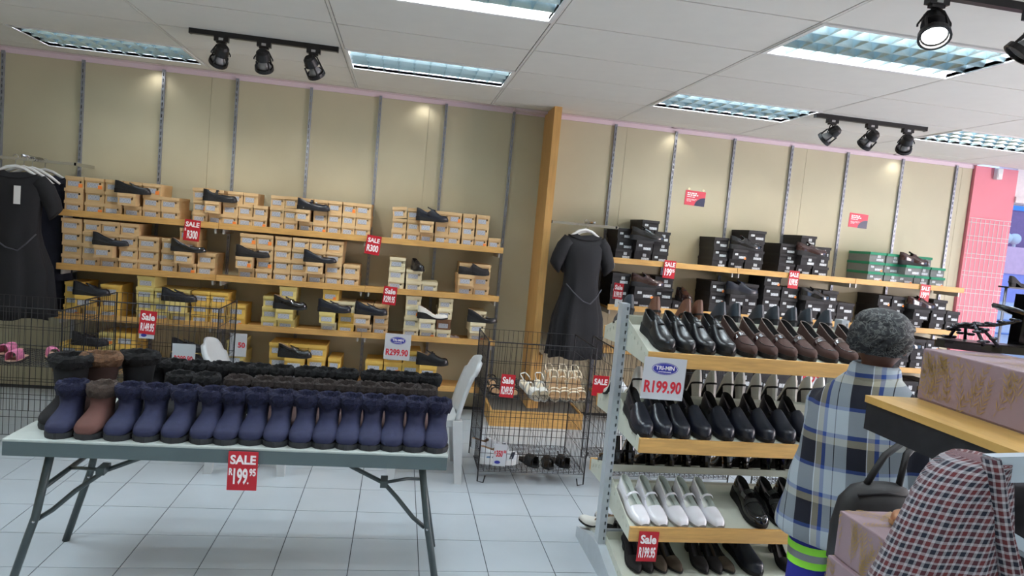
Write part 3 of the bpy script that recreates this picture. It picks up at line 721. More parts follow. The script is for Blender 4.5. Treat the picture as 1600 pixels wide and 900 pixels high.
def card(cx_px, cy_px, Y, w, h, style, lines, label, tilt=.0, lean=0.):
    p = atY(cx_px, cy_px, Y)
    t = thing('price_card', label, 'price card', p, (lean, tilt, 0))
    obj('board', MB().box(-w/2,w/2,-.0008,.0012,-h/2,h/2), m_red if style == 'red' else m_cw, t)
    for (txt, hh, ww, cx, cz) in lines:
        mat = m_ink if style == 'red' else m_rink
        obj('lettering', fit(txt, hh*h, ww*w, cx*w, cz*h), mat, t)
    if style == 'oval':
        o = obj('oval_logo', oval(0, .24*h, .31*w, .145*h, -.0016, -.0008), m_blue, t)
        obj('logo_ring', MB().loft([[Vector((s*.285*w*math.cos(2*PI*k/28), yy, .24*h+s*.125*h*math.sin(2*PI*k/28))) for k in range(28)] for s, yy in ((1.,-.0022),(1.035,-.0022),(1.035,-.0016),(1.,-.0016))], False, True), m_ink, o)
        obj('logo_lettering', fit('TRI-MIN', .095*h, .44*w, 0, .26*h, .03, -.0022), m_ink, o)
        sb = MB()
        for k in range(11): sb.box((-.15+.028*k)*w, (-.132+.028*k)*w, -.0024, -.0016, .155*h, .175*h)
        obj('logo_strapline', sb, m_ink, o)
    return t
SALE = lambda price: [('SALE',.24,.8,0,.25),(price,.36,.78,0,-.17)]
Sale = lambda price: [('Sale',.3,.8,0,.24),(price,.36,.82,0,-.2)]
card(300,360,6.085,.125,.175,'red',[('SALE',.24,.86,0,.28),('R',.14,.1,-.4,.02),('R300',.4,.66,.05,-.2)],'red SALE R300 card below the top shelf nearer the dress',.05)
card(583,383,6.085,.125,.165,'red',SALE('R300'),'red SALE R300 card at the top shelf joint nearer the pine fin',.1)
card(609,462,6.085,.115,.16,'red',Sale('R299.95'),'red Sale R299.95 card hanging from the second shelf',.06)
card(1046,421,6.085,.115,.165,'red',[('SALE',.26,.86,0,.27),('199',.42,.6,-.08,-.16),('95',.2,.2,.34,-.06)],'red SALE 199 95 card on the top black box shelf',.03)
card(1240,437,6.085,.105,.17,'red',[('SALE',.24,.84,0,.27),('R199.95',.38,.82,0,-.14)],'red SALE card under the top shelf joint by the dark brown shoe',.03)
card(1445,458,6.085,.11,.17,'red',[('SALE',.24,.84,0,.27),('199',.36,.55,-.08,-.12),('95',.17,.2,.33,-.02)],'red SALE card under the green-lidded boxes',.05)
card(621,542,6.07,.225,.23,'oval',[('R299.90',.26,.86,0,-.22)],'white R299.90 card with blue oval on the third shelf lip',.02)
card(372,539,6.112,.14,.2,'white',[('50',.24,.42,.2,0)],'white card ending in 50 behind the plastic chair')
pb = atY(709, 527, 6.14)
tag(obj('packing_paper', MB().ball((pb.x, 6.16, .705), .045, .03, .024, 14, 8, .25), M('crumpled_paper', (140,124,118), .9, var=.3)), 'crumpled grey packing paper lying beside the cream and brown boxes', 'packing paper')
# two small red wall notices
for cx_, cy_, nm in ((1086,310,'with two white tape dots'),(1341,345,'higher above the green boxes')):
    p = atY(cx_, cy_, YW-.002)
    t = thing('wall_notice', 'small red and navy notice stuck on the beige wall '+nm, 'notice', p, (0,.03,0))
    obj('sheet', MB().box(-.105,.105,-.001,.0015,-.072,.072), M('notice_red', (222,60,84), .4), t)
    n = MB(); pts = [(.105,-.072),(.0,-.072)]+[(.105-.105*math.cos(a)*1.0+.0, -.072+.085*math.sin(a)) for a in np.linspace(.0, 1.45, 7)][1:]+[(.105,.012)]
    n.add([(x, -.0014, z) for x, z in pts], [tuple(range(len(pts)))])
    obj('navy_corner', n, M('notice_navy', (46,50,84), .3), t)
    for zz, hh, runs in ((.04,.013,(.02,.012,.03,.018)),(.022,.013,(.028,.02,.034,.014)),(.006,.008,(.05,.024)),(-.014,.004,(.04,.03,.02)),(-.024,.004,(.05,.03)),(-.036,.004,(.02,.02))):
        x = -.085; lb = MB()
        for r_ in runs: lb.box(x, x+r_, -.0016, -.0009, zz, zz+hh); x += r_+.006
        obj('text_line', lb, m_ink, t)
    if 'tape' in nm:
        for s in (-1, 1): obj('tape_dot', MB().tube([(s*.075,-.004,.085),(s*.075,.002,.085)], .012, 12), M('tape_cream', (240,232,200), .5), t)
# ------------------------------------------------------------------ folding table
TZ = .71; tx0, tx1, ty0, ty1 = -1.487, .272, 2.925, 3.665
m_tt = M('table_top_grey', (176,184,180), .45, var=.04, scale=30, bump=.1, bscale=300)
m_te = M('table_edge_grey', (84,98,100), .45, var=.03); m_tl = M('table_leg_grey', (72,82,84), .35, .3)
tb = thing('folding_table', 'long grey plastic folding table covered with rows of boots', 'table', ((tx0+tx1)/2, (ty0+ty1)/2, 0))
hx, hy = (tx1-tx0)/2, (ty1-ty0)/2
obj('table_top', MB().box(-hx,hx,-hy,hy,TZ-.012,TZ), m_tt, tb, bevel=.004)
obj('skirt', MB().box(-hx+.002,hx-.002,-hy+.002,-hy+.02,TZ-.068,TZ-.01).box(-hx+.002,hx-.002,hy-.02,hy-.002,TZ-.068,TZ-.01).box(-hx+.002,-hx+.02,-hy+.02,hy-.02,TZ-.068,TZ-.01).box(hx-.02,hx-.002,-hy+.02,hy-.02,TZ-.068,TZ-.01), m_te, tb)
TXC = (tx0+tx1)/2
for s, prof, brc in ((-1, [(-1.352,.66),(-1.408,.345),(-1.436,.25),(-1.505,0)], [(-1.419,.318),(-1.36,.36),(-1.279,.441),(-1.169,.529),(-1.025,.59),(-.97,.645)]),
                     (1, [(.163,.66),(.215,.345),(.236,.25),(.288,0)], [(.205,.322),(.149,.363),(.07,.45),(.007,.511),(-.146,.58),(-.22,.645)])):
    for q in (-1, 1):
        y = q*(hy-.115)
        obj('leg', MB().tube([(x-TXC, y, z) for x, z in prof], .0165, 10), m_tl, tb, smooth=True)
        obj('rivet', MB().ball((prof[1][0]-TXC, y-.017, .33), .006, .004, .006, 8, 5), m_chrome, tb)
    br = obj('fold_brace', MB().tube([(x-TXC, -(hy-.14)+.012*k, z) for k, (x, z) in enumerate(brc)], .0105, 8), m_tl, tb, smooth=True)
    xl = brc[3][0]-TXC
    obj('brace_link', MB().tube([(prof[0][0]-TXC+.03*s, -.02, .47), (prof[0][0]-TXC-.05*s, -.1, .5), (xl, -(hy-.18), brc[3][1])], .008, 8), m_tl, br, smooth=True)
    obj('lock_ring', MB().box(xl-.016, xl+.016, -(hy-.115), -(hy-.19), brc[3][1], brc[3][1]+.03), m_tl, br)
    obj('cross_bar', MB().tube([(prof[0][0]-TXC+.03*s, -(hy-.115), .47), (prof[0][0]-TXC+.03*s, hy-.115, .47)], .011, 8), m_tl, tb, smooth=True)

# ------------------------------------------------------------------ boots
def boot_proto(name, m_up, m_fur, m_so, H=.188, L=.22, W=.106, tall=False):
    t = thing(name, 'x', 'boot')
    k = L/.268; sh = H-.03
    R = [((.266,.04),(.266,.024),.014),((.258,.054),(.26,.02),.032),((.24,.064),(.245,.019),.043),((.205,.075),(.205,.018),.049),((.165,.09),(.155,.018),.047),((.138,.105),(.09,.018),.043),((.126,.118),(.03,.02),.04),((.121,.128),(.006,.05),.039),((.12,.14),(.004,.1),.041)]
    zt = sh; n0 = 4 if tall else 2
    for q in range(1, n0+1):
        z = .14+(zt-.14)*q/n0 if zt > .15 else .14+.01*q
        R.append(((.121+.004*q/n0, max(z,.141+.002*q)), (.002-.004*q/n0, max(z-.02*(1-q/n0),.12+.01*q)), .042+(.012 if tall else .005)*q/n0))
    rings = []
    for (ix, iz), (ox, oz), w in R:
        I = Vector((ix*k, 0, iz)); O = Vector((ox*k, 0, oz)); c = (I+O)/2; a = (I-O)/2; ring = []
        for j in range(18):
            th = 2*PI*j/18; cs, sn = math.cos(th), math.sin(th)
            cc = math.copysign(abs(cs)**.8, cs); ss = math.copysign(abs(sn)**.8, sn)
            ring.append(c+a*cc+Vector((0, w*ss*W/.098, 0)))
        rings.append(ring)
    obj('upper', MB().loft(rings, True), m_up, t, smooth=True)
    f = ShoeForm(L*1.02, W*1.08, 0, .02, .5, toe='round'); sr = []
    for i in range(21):
        u = i/20; w = f.w(u)+.003; x = u*L*1.02-.004
        sr.append([Vector((x, w, .024)), Vector((x, w*1.02, .012)), Vector((x, w*.97, 0)), Vector((x, -w*.97, 0)), Vector((x, -w*1.02, .012)), Vector((x, -w, .024))])
    obj('sole', MB().loft(sr, True), m_so, t)
    c0 = sum(rings[-1], Vector())/18; ax = (rings[-1][0]-rings[-1][9]).length/2; ay = (max(v.y for v in rings[-1]))
    fur = []; n = 30
    prof = [(.92,-.012),(1.12,-.014),(1.24,.0),(1.32,.016),(1.25,.034),(1.05,.043),(.86,.04),(.74,.02),(.7,-.02)]
    for pr, pz in prof:
        fur.append([Vector((c0.x+ax*pr*math.cos(2*PI*j/n)*random.uniform(.94,1.06), ay*pr*math.sin(2*PI*j/n)*random.uniform(.94,1.06), c0.z+pz+random.uniform(-.004,.004))) for j in range(n)])
    obj('fur_collar', MB().loft(fur, False), m_fur, t, smooth=False)
    obj('lining', MB().ball((c0.x, 0, c0.z-.01), ax*.8, ay*.8, .012, 14, 6), m_fur, t)
    for sg in (0,):
        obj('pull_tab', MB().box(-.008,-.001,-.008,.008,.1,.15), m_so, t)
    return t
navy = M('navy_quilt', (29,33,64), .8, var=.12, scale=30, bump=.3, bscale=40); nfur = M('navy_fur', (16,19,46), 1., var=.35, scale=60, bump=.6, bscale=200)
bsu = M('russet_suede', (92,60,54), .9, var=.1); bfur = M('taupe_fur', (64,53,47), 1., var=.35, scale=60, bump=.6, bscale=200)
bro2 = M('mauve_brown_suede', (88,68,66), .9, var=.1); dfur = M('dark_brown_fur', (44,37,35), 1., var=.4, scale=60, bump=.6, bscale=200)
bkk = M('black_suede', (20,20,23), .9, var=.1); kfur = M('black_fur', (16,16,18), 1., var=.4, scale=60, bump=.6, bscale=200)
dk = M('dark_brown_suede', (58,38,33), .9, var=.12); gfur = M('ginger_fur', (96,70,50), 1., var=.4, scale=60, bump=.6, bscale=200)
m_bsole = M('boot_sole', (40,42,46), .7)
bt_n = boot_proto('navy_boot', navy, nfur, m_bsole); bt_b = boot_proto('russet_boot', bsu, bfur, m_bsole)
bt_d = boot_proto('brown_boot', bro2, dfur, m_bsole, .19); bt_k = boot_proto('black_boot', bkk, kfur, m_bsole, .195)
bt_tk = boot_proto('black_tall_boot', bkk, kfur, m_bsole, .275, .25, .13, True); bt_tb = boot_proto('brown_tall_boot', dk, gfur, m_bsole, .275, .25, .13, True)
toes = [(81.5,689),(125,691.5),(169.6,695),(216,698),(262,697),(306.7,699.6),(344,701),(387.5,697.5),(424,704.5),(464.5,705.6),(502,706),(538.5,708.5),(574.6,709),(610,710),(645,711.7),(680,712.8)]
angs = [-.06,.02,.02,-.05,.04,.04,.02,.0,.0,.02,.03,.03,.03,.04,.05,.06]
bi = 0
for q, ((px_, py_), a_) in enumerate(zip(toes, angs)):
    p = atZ(px_, py_, TZ); y = max(p.y, ty0+.012); ang = -PI/2-a_
    d = Vector((math.cos(ang), math.sin(ang), 0)); base = Vector((p.x, y, TZ))-d*.222
    if q == 1: use(bt_b, loc=base, rot=ang, label='russet suede boot with taupe fur in the front row of navy boots')
    else:
        bi += 1; use(bt_n, loc=base, rot=ang, label=f'navy fur-topped boot in the front table row, {ORD[15-q]} from the plastic chair end', group='navy boots in the front row')
for q, px_ in enumerate([276,318,370,412.7,445.5,477,508,543,573.5,605,639,664]):
    p = atZ(px_, 597+(px_-412)*.045, TZ+.19); blk = q < 2
    use(bt_k if blk else bt_d, loc=(p.x, 3.39, TZ), rot=-PI/2+random.uniform(-.06,.06), label=(f'black fur-topped boot at the start of the middle row, {ORD[q]} after the tall boots' if blk else f'dark brown fur-topped boot in the middle table row, {ORD[11-q]} from the plastic chair end'), group='boots in the middle row')
for q, px_ in enumerate([244,273,311,344,380,408,443,481.6,510,541.7,585.5,611.7,639,671]):
    p = atZ(px_, 574+(px_-443)*.045, TZ+.195)
    use(bt_k, loc=(p.x, 3.645, TZ), rot=-PI/2+random.uniform(-.08,.08), label=f'black fur-topped boot in the back table row, {ORD[13-q]} from the plastic chair end', group='black boots in the back row')
for px_, py_, pr, lab in ((112,545,bt_tk,'tall black boot at the table end nearest the dress'),(158,543,bt_tb,'tall dark brown boot with ginger fur between two tall black boots'),(216,541,bt_tk,'tall black boot beside the ginger-furred brown one, next to the short boots')):
    p = atZ(px_+6, py_+6, TZ+.285)
    use(pr, loc=(p.x, p.y+.02, TZ), rot=-PI/2+.05, label=lab)
card(379,736,2.915,.118,.165,'red',[('SALE',.24,.86,0,.29),('R',.18,.13,-.39,-.02),('199',.42,.48,-.06,-.14),('95',.2,.22,.34,-.03),('.',.05,.05,.2,-.31)],'red SALE R199 95 card hanging on the table front')

# ------------------------------------------------------------------ plastic chairs
m_ch = M('chair_grey_plastic', (190,194,196), .38, var=.03)
def chair(x0, face, label, y0=4.5, y1=4.95):
    # face = -1: sits towards -X ; back at +X side
    t = thing('plastic_chair', label, 'chair', (x0, (y0+y1)/2, 0), 0 if face < 0 else PI)
    w = (y1-y0)/2; rows = []
    for i in range(9):
        u = i/8; x = -.22+.42*u; rows.append([Vector((x, w*.92*v, .425-.012*(1-v*v)-.012*math.sin(PI*u)+(.0 if u > .08 else -.02))) for v in np.linspace(-1,1,9)])
    mb = MB().grid(rows); rows2 = [[v-Vector((0,0,.012)) for v in r] for r in rows]; mb.grid(rows2)
    obj('seat', mb, m_ch, t, smooth=True)
    obj('seat_apron', MB().box(-.22,.2,-w*.93,-w*.9,.375,.42).box(-.22,.2,w*.9,w*.93,.375,.42).box(-.225,-.21,-w*.93,w*.93,.375,.41), m_ch, t)
    rings = []
    for i in range(12):
        u = i/11; z = .40+.43*u; x = .175+.02*u+.11*u**1.6; hw = w*(.92-.16*u**3) if u < .93 else w*.62
        fr = []; bk = []
        for v in np.linspace(-1, 1, 9):
            cx = x+.03*(1-v*v)
            fr.append(Vector((cx, hw*v, z-(.03*v*v if u > .8 else 0)))); bk.append(Vector((cx+.014+.02*(abs(v) > .9), hw*v, z-(.03*v*v if u > .8 else 0))))
        rings.append(fr+bk[::-1])
    obj('backrest', MB().loft(rings, True), m_ch, t, smooth=True)
    for sx in (-1, 1):
        for sy in (-1, 1):
            a = Vector((sx*.195, sy*w*.88, .42)); b = Vector((sx*.225+.005, sy*w*1.02, 0))
            r = []
            for u in (0,.5,1):
                c = a.lerp(b, u); k = .032-.008*u
                r.append([c+Vector((dx*k, dy*k, 0)) for dx, dy in ((-1,-1),(1,-1),(1,1),(-1,1))])
            obj('leg', MB().loft(r, True), m_ch, t)
    return t
chair(.265, -1, 'grey-white plastic chair beside the end of the boots table', 4.48, 4.93)
chair(-.87, 1, 'grey-white plastic chair behind the boots, in front of the 50 card', 4.52, 4.97)

# ------------------------------------------------------------------ wire bins
def wire_panel(mb, o, u, v, nu, nv, r=.0017):
    o, u, v = Vector(o), Vector(u), Vector(v)
    for i in range(nu+1): mb.tube([o+u*i/nu, o+u*i/nu+v], r, 4, False)
    for j in range(nv+1): mb.tube([o+v*j/nv, o+v*j/nv+u], r*1.1, 4, False)
def wire_bin(x0, x1, y0, y1, zt, label, trays, step=.036):
    t = thing('wire_bin', label, 'wire bin', ((x0+x1)/2, (y0+y1)/2, 0))
    hx_, hy_ = (x1-x0)/2, (y1-y0)/2; nx = int((x1-x0)/step); ny = int((y1-y0)/step)
    z0 = .09; nz = 7
    for nm, o, u, n in (('front_panel',(-hx_,-hy_,z0),(2*hx_,0,0),nx),('rear_panel',(-hx_,hy_,z0),(2*hx_,0,0),nx),('side_panel',(-hx_,-hy_,z0),(0,2*hy_,0),ny),('side_panel',(hx_,-hy_,z0),(0,2*hy_,0),ny)):
        mb = MB(); wire_panel(mb, o, u, (0,0,zt-z0), n, nz)
        if nm != 'rear_panel':
            mb.tube([Vector(o)+Vector((0,0,zt-z0)), Vector(o)+Vector(u)+Vector((0,0,zt-z0))], .0042, 6)
        obj(nm, mb, m_wire, t, kind='stuff')
    for sx in (-1, 1):
        for sy in (-1, 1):
            obj('corner_post', MB().tube([(sx*hx_,sy*hy_,zt),(sx*hx_,sy*hy_,.02),(sx*(hx_-.04),sy*hy_,.012),(sx*(hx_-.05),sy*hy_,.06)], .005, 6), m_wire, t)
    for z in trays:
        mb = MB(); wire_panel(mb, (-hx_,-hy_,z), (2*hx_,0,0), (0,2*hy_,0), int(2*hx_/.03), int(2*hy_/.03), .0018)
        obj('wire_tray', mb, m_wire, t, kind='stuff')
    return t
wire_bin(.625, 1.36, 4.47, 5.05, .97, 'tall black wire bin of sandals between the chair and the gondola', (.6,.1))
wire_bin(-2.05, -1.2, 4.98, 5.5, .99, 'black wire bin behind the tall boots, holding dark shoes', (.5,))
wire_bin(-2.98, -2.13, 4.85, 5.4, .93, 'black wire bin of pink slippers below the navy dress', (.55,))
wire_bin(1.5, 2.42, 4.47, 5.05, .97, 'black wire bin of mixed shoes hidden behind the gondola', (.6,.1))
wire_bin(2.62, 3.4, 3.9, 4.5, .8, 'black wire bin past the shopper beside the display shelf', (.5,.1))
card(231,504,4.965,.105,.16,'red',Sale('R149.95'),'red Sale R149.95 card clipped on the wire bin behind the boots',.06)
tg = atY(229,524,4.967)
tt_ = thing('price_tag', 'small white tag with blue oval under the Sale R149.95 card', 'price tag', tg)
obj('board', MB().box(-.048,.048,0,.002,-.022,.02), m_cw, tt_); obj('oval_logo', oval(-.018,.0,.018,.011,-.001,0), m_blue, tt_)
card(793,603,4.455,.095,.155,'red',Sale('R249.95'),'red Sale R249.95 card on the sandal bin',.03)
card(781,711,4.455,.088,.15,'white',[('R',.14,.1,-.38,.1),('350',.3,.5,-.04,.06),('00',.14,.2,.36,.16)],'white R350 00 card on the wire bin beside the sneaker',.04)
obj('oval_logo', oval(-.012,-.05,.02,.011,-.002,-.0008), m_blue, bpy.data.objects[[o.name for o in bpy.data.objects if o.get('label') == 'white R350 00 card on the wire bin beside the sneaker'][0]])
card(938,603,4.455,.11,.14,'red',[('SALE',.3,.84,0,.2)],'red SALE card on the bin half hidden by the gondola post',.03)
card(287,552,4.965,.15,.13,'white',[('R299.90',.34,.8,0,-.3)],'white card on the wire bin, its red price cut off by the boots')
card(1266,601,4.455,.15,.3,'white',[('R299',.3,.86,0,.2)],'white card with red price on the bin behind the white heels')
# ------------------------------------------------------------------ things in the wire bins
def outline_slab(L, W, z0, z1, toe='round', lift=0., n=18):
    f = ShoeForm(L, W, lift, 0, .5, toe=toe); r = []
    for i in range(n+1):
        u = i/n; w = max(f.w(u), .002); x = (u-.5)*L; b = lift*(1-sm(.18,.62,u))
        r.append([Vector((x, w, z1+b)), Vector((x, w, z0+b*(1 if lift > .03 else 0))), Vector((x, -w, z0+b*(1 if lift > .03 else 0))), Vector((x, -w, z1+b))])
    return MB().loft(r, True)
def band(L, W, t0, t1, h, zb=.0, n=9, th=.003, lift=0.):
    f = ShoeForm(L, W, lift, 0, .5); rows = []
    for q in range(n):
        a = PI*q/(n-1); row = []
        for u in (t0, t1):
            w = f.w(u)*1.02; b = zb+lift*(1-sm(.18,.62,u)); row.append(Vector(((u-.5)*L, w*math.copysign(abs(math.cos(a))**.7, math.cos(a)), b+h*max(0, math.sin(a))**.7)))
        rows.append([row[0], row[1], row[1]*1-Vector((0, row[1].y*.05, th)), row[0]-Vector((0, row[0].y*.05, th))])
    return MB().loft(rows, True)
def sandal(name, m_s, m_in, m_st, straps, L=.24, W=.085, lift=0., heel=None, back=None):
    t = thing(name, 'x', 'sandal')
    obj('sole', outline_slab(L, W, 0, .012, 'round', lift), m_s, t); obj('footbed', outline_slab(L*.97, W*.94, .011, .015, 'round', lift), m_in, t)
    for (a, b, h) in straps: obj('strap', band(L, W, a, b, h, .012, lift=lift), m_st, t, smooth=False)
    if back:
        f = ShoeForm(L, W, lift, 0, .5); path = [Vector(((u-.5)*L, s*f.w(u)*1.02, .014+lift*(1-sm(.18,.62,u))+back*(1-.3*u/.3))) for s, us in ((1,(.3,.2,.1,.04)),(-1,(.04,.1,.2,.3))) for u in us]
        obj('back_strap', MB().tube(path, .0045, 6), m_st, t, smooth=True)
    if heel: obj('heel', MB().box(-L*.48,-L*.34,-W*.22,W*.22,0,lift+.002), m_s, t)
    return t
m_gold = M('gold_strap', (190,150,96), .35, .5); m_blkst = M('black_strap', (24,24,26), .4)
sd_b = sandal('black_sandal', m_blkst, M('cork', (190,150,110), .8), m_blkst, [(.62,.72,.045),(.8,.86,.035),(.34,.4,.06)], back=.05)
sd_w = sandal('white_sandal', whi_l, cre, whi_l, [(.6,.8,.05),(.4,.46,.055)], back=.06, lift=.02)
sd_c = sandal('cream_sandal', cre, M('tan_footbed', (176,140,100), .7), cre, [(.7,.76,.038),(.6,.65,.045),(.3,.34,.06)], back=.055, lift=.035, heel=True)
rx = lambda th, rz: (Matrix.Rotation(th, 4, 'X') @ Matrix.Rotation(rz, 4, 'Z')).to_euler()
TZB = .604
for x, y, a, l in ((.70,4.62,.1,'beside the chair'),(.83,4.6,-.1,'under the Sale R249.95 card')):
    use(sd_b, loc=(x, y, TZB), rot=-PI/2+a, label='black strappy sandal in the wire bin '+l, group='black sandals in the bin')
for x, y, a, l in ((.96,4.64,.45,'tipped against the other white one'),(1.04,4.66,.1,'lying flat next to the cream sandals')):
    use(sd_w, loc=(x, y, TZB), rot=rx(.35, -PI/2+a), label='white sandal in the wire bin, '+l, group='white sandals in the bin')
for q, (x, y) in enumerate(((1.12,4.62),(1.19,4.64),(1.255,4.62),(1.31,4.66))):
    use(sd_c, loc=(x, y, TZB+.02), rot=rx(.42, -PI/2+random.uniform(-.15,.15)), label=f'cream strappy sandal in the wire bin, {ORD[q]} after the white sandals', group='cream sandals in the bin')
for q, (x, y) in enumerate(((1.15,4.85),(1.25,4.86),(1.33,4.85))):
    use(sd_c, loc=(x, y, TZB+.02), rot=rx(.42, -PI/2+random.uniform(-.15,.15)), label=f'cream strappy sandal at the rear of the bin, {ORD[q]} after the white sandals', group='cream sandals in the bin')
for q, (x, y) in enumerate(((.72,4.86),(.86,4.88))):
    use(sd_b, loc=(x, y, TZB), rot=PI/2, label='black sandal at the rear of the sandal bin, '+('next to the chair' if q == 0 else 'behind the Sale R249.95 card'), group='black sandals in the bin')
# sneaker
sn = build_shoe('sneaker', ShoeForm(.28,.1,.012,.03,.42,.075,.055,.09,.05), M('sneaker_white', (224,228,232), .6), lin_t, M('sneaker_sole', (236,236,236), .6), cat='sneaker', extras=[('tongue', M('sneaker_white', (224,228,232)))])
for u0, mt in ((.16,M('sneaker_blue', (96,130,170), .6)),(.3,M('sneaker_navy', (40,48,66), .6)),(.72,M('sneaker_navy', (40,48,66), .6))):
    f = ShoeForm(.28,.1,.012,.03,.42,.075,.055,.09,.05)
    obj('side_stripe', MB().quadbox(*[Vector(((u-.5)*.28, -f.w(u)*(1.03-.16*q), .045+q*.045)) for u, q in ((u0,0),(u0+.1,0),(u0+.16,1),(u0+.06,1))], (0,.004,0)), mt, sn)
use(sn, loc=(.78, 4.6, .106), rot=.05, label='white sneaker with blue and navy stripes lying in the bottom of the wire bin')
use(sn, loc=(.74, 4.78, .106), rot=.12, label='white sneaker lying behind the striped one in the wire bin')
sl_ = sandal('black_slide', m_blkst, m_blkst, m_blkst, [(.5,.85,.06)], .22, .09)
for x, y, a, l in ((.99,4.62,-1.1,'nearest the sneaker'),(1.12,4.6,-1.6,'in the middle'),(1.22,4.63,-1.2,'nearest the gondola')):
    use(sl_, loc=(x, y, .106), rot=a, label='black slide on the bottom mesh of the bin, '+l, group='black slides in the bin')
# pink slippers
m_pk = M('pink_gingham', (222,128,168), .85, var=.35, scale=70)
sp_ = sandal('pink_slipper', M('slipper_sole', (60,52,50), .8), M('slipper_bed', (190,150,130), .9), m_pk, [(.45,.9,.065)], .25, .1)
sg_ = sandal('grey_slipper', M('slipper_sole', (60,52,50), .8), M('slipper_bed', (190,150,130), .9), M('grey_plush', (150,150,156), .95), [(.45,.9,.065)], .25, .1)
for x, y, a, pr, l in ((-2.72,5.0,-1.7,sp_,'pink gingham slipper in the wire bin under the navy dress'),(-2.46,5.0,-1.5,sp_,'pink gingham slipper with a grey bow, nearest the boots table'),(-2.32,5.15,-1.0,sp_,'pink gingham slipper at the rear of the bin by the boots table'),(-2.86,4.98,-1.6,sg_,'grey plush slipper among the pink ones'),(-2.6,5.2,-1.6,sp_,'pink gingham slipper at the rear of the bin under the dress')):
    use(pr, loc=(x, y, .553), rot=a, label=l)
for q, (x, y) in enumerate(((-1.9,5.2),(-1.7,5.15),(-1.5,5.2),(-1.32,5.22))):
    use(SH['court'], loc=(x, y, .503), rot=-1.4+.3*q, label=f'dark court shoe in the wire bin behind the boots, {ORD[q]} from the dress', group='dark shoes in the bin')
for q, (x, y) in enumerate(((1.62,4.7),(1.8,4.66),(2.0,4.7),(2.2,4.7))):
    use((sn, sd_b, sn, sp_)[q], loc=(x, y, .604), rot=-1.5+.2*q, label='%s in the bin behind the gondola' % ('white sneaker beside the gondola post','black sandal lying between sneakers','white sneaker in the middle','pink slipper lying last')[q])

# ------------------------------------------------------------------ hanging rails and dresses
def rail(x0, x1, y, z, label, n=None):
    t = thing('hanging_rail', label, 'clothes rail', ((x0+x1)/2, YW-.02, z)); h = (x1-x0)/2
    obj('cross_bar', MB().box(-h,h,-.34,-.31,-.011,.011), m_chrome, t)
    for s in (-1, 1): obj('arm', MB().box(s*(h-.02)-.008, s*(h-.02)+.008, -.34, 0, -.014, .014), m_chrome, t)
    obj('front_arm', MB().tube([(.05,-.2,.02),(.05,-.5,.022)], .011, 8), m_chrome, t, smooth=True)
    return t
rail(-3.38, -2.62, 6.1, 1.925, 'chrome hanging rail holding the navy dresses')
rail(1.3, 1.95, 6.1, 1.83, 'chrome hanging rail beside the pine fin holding the black dress')
def hanger(loc, rot, label, w=.4):
    t = thing('clothes_hanger', label, 'hanger', loc, rot, 'white plastic hangers')
    obj('hook', MB().tube([(.0,0,.0),(.0,0,.045)]+[(.018*math.cos(a)-.0, 0, .062+.018*math.sin(a)) for a in np.linspace(-1.2, 3.2, 9)], .0025, 6), m_chrome, t, smooth=True)
    obj('body', MB().tube([(-w/2,0,-.115),(-w*.35,0,-.07),(-.06,0,-.022),(0,0,-.008),(.06,0,-.022),(w*.35,0,-.07),(w/2,0,-.115)], [.008,.012,.013,.014,.013,.012,.008], 8), m_white, t, smooth=True)
    obj('bar', MB().tube([(-w*.4,0,-.115),(w*.4,0,-.115)], .004, 6), m_white, t, smooth=True)
    return t
def dress(loc, rot, label, mt, Lg=1.05, sw=.2, hem=.24, belt=None, tagm=False, seed=0):
    rnd = random.Random(seed)
    t = thing('dress', label, 'dress', loc, rot)
    # origin at hanger top ; z down
    prof = [(-.075,.075,.035),(-.095,.15,.05),(-.12,sw,.07),(-.18,sw*1.02,.085),(-.28,sw*.9,.085),(-.42,sw*.84,.085),(-.52,sw*.84,.085),(-.62,sw*.93,.095),(-.8,hem*.95,.11),(-Lg+.1,hem,.12),(-Lg,hem*1.02,.125)]
    rings = []; ph = rnd.random()*6
    for z, a, b in prof:
        k = max(0, (-z-.3)/.7); ring = []
        for j in range(48):
            th = 2*PI*j/48; r = 1+.10*k*math.sin(7*th+ph)+.06*k*math.sin(11*th+2*ph)
            ring.append(Vector((a*math.copysign(abs(math.cos(th))**.8, math.cos(th))*r, b*math.sin(th)*r, z+(.02*math.cos(2*th) if z > -.13 else 0)+(.012*math.sin(5*th) if z < -.9 else 0))))
        rings.append(ring)
    obj('bodice_and_skirt', MB().loft(rings, True), mt, t, smooth=True)
    for s in (-1, 1):
        r = []
        for (x, z, rx_, ry_) in ((sw*.72,-.13,.075,.065),(sw*1.02,-.2,.075,.06),(sw*1.25,-.3,.07,.055),(sw*1.34,-.37,.068,.05)):
            d = Vector((s*.75, 0, -.66)); n_ = Vector((s*.66, 0, .75))
            r.append([Vector((s*x, 0, z))+n_*rx_*math.cos(2*PI*j/16)+Vector((0, ry_*math.sin(2*PI*j/16), 0)) for j in range(16)])
        obj('sleeve', MB().loft(r, True), mt, t, smooth=True)
    ed = [rings[1][j]+Vector((0,-.004 if math.sin(2*PI*j/48) < 0 else .004,.004)) for j in range(48)]
    obj('neckline', MB().tube(ed, .005, 5, close=True), mt, t, smooth=True)
    if belt:
        path = [(-sw*.86,-.1,-.5),(-sw*.5,-.12,-.57),(0,-.13,-.645),(sw*.35,-.125,-.665),(sw*.6,-.12,-.61),(sw*.88,-.1,-.53)]
        obj('tie_belt', MB().tube(path, .006, 6), belt, t, smooth=True)
    if tagm: obj('swing_tag', MB().box(.03,.075,-.1,-.097,-.31,-.17), m_white, t)
    return t
m_bd = M('black_crepe', (24,24,28), .85, var=.08, scale=8); m_nd = M('navy_crepe', (22,26,42), .85, var=.08, scale=8); m_cord = M('dark_cord', (62,62,70), .6)
Zr = 1.875
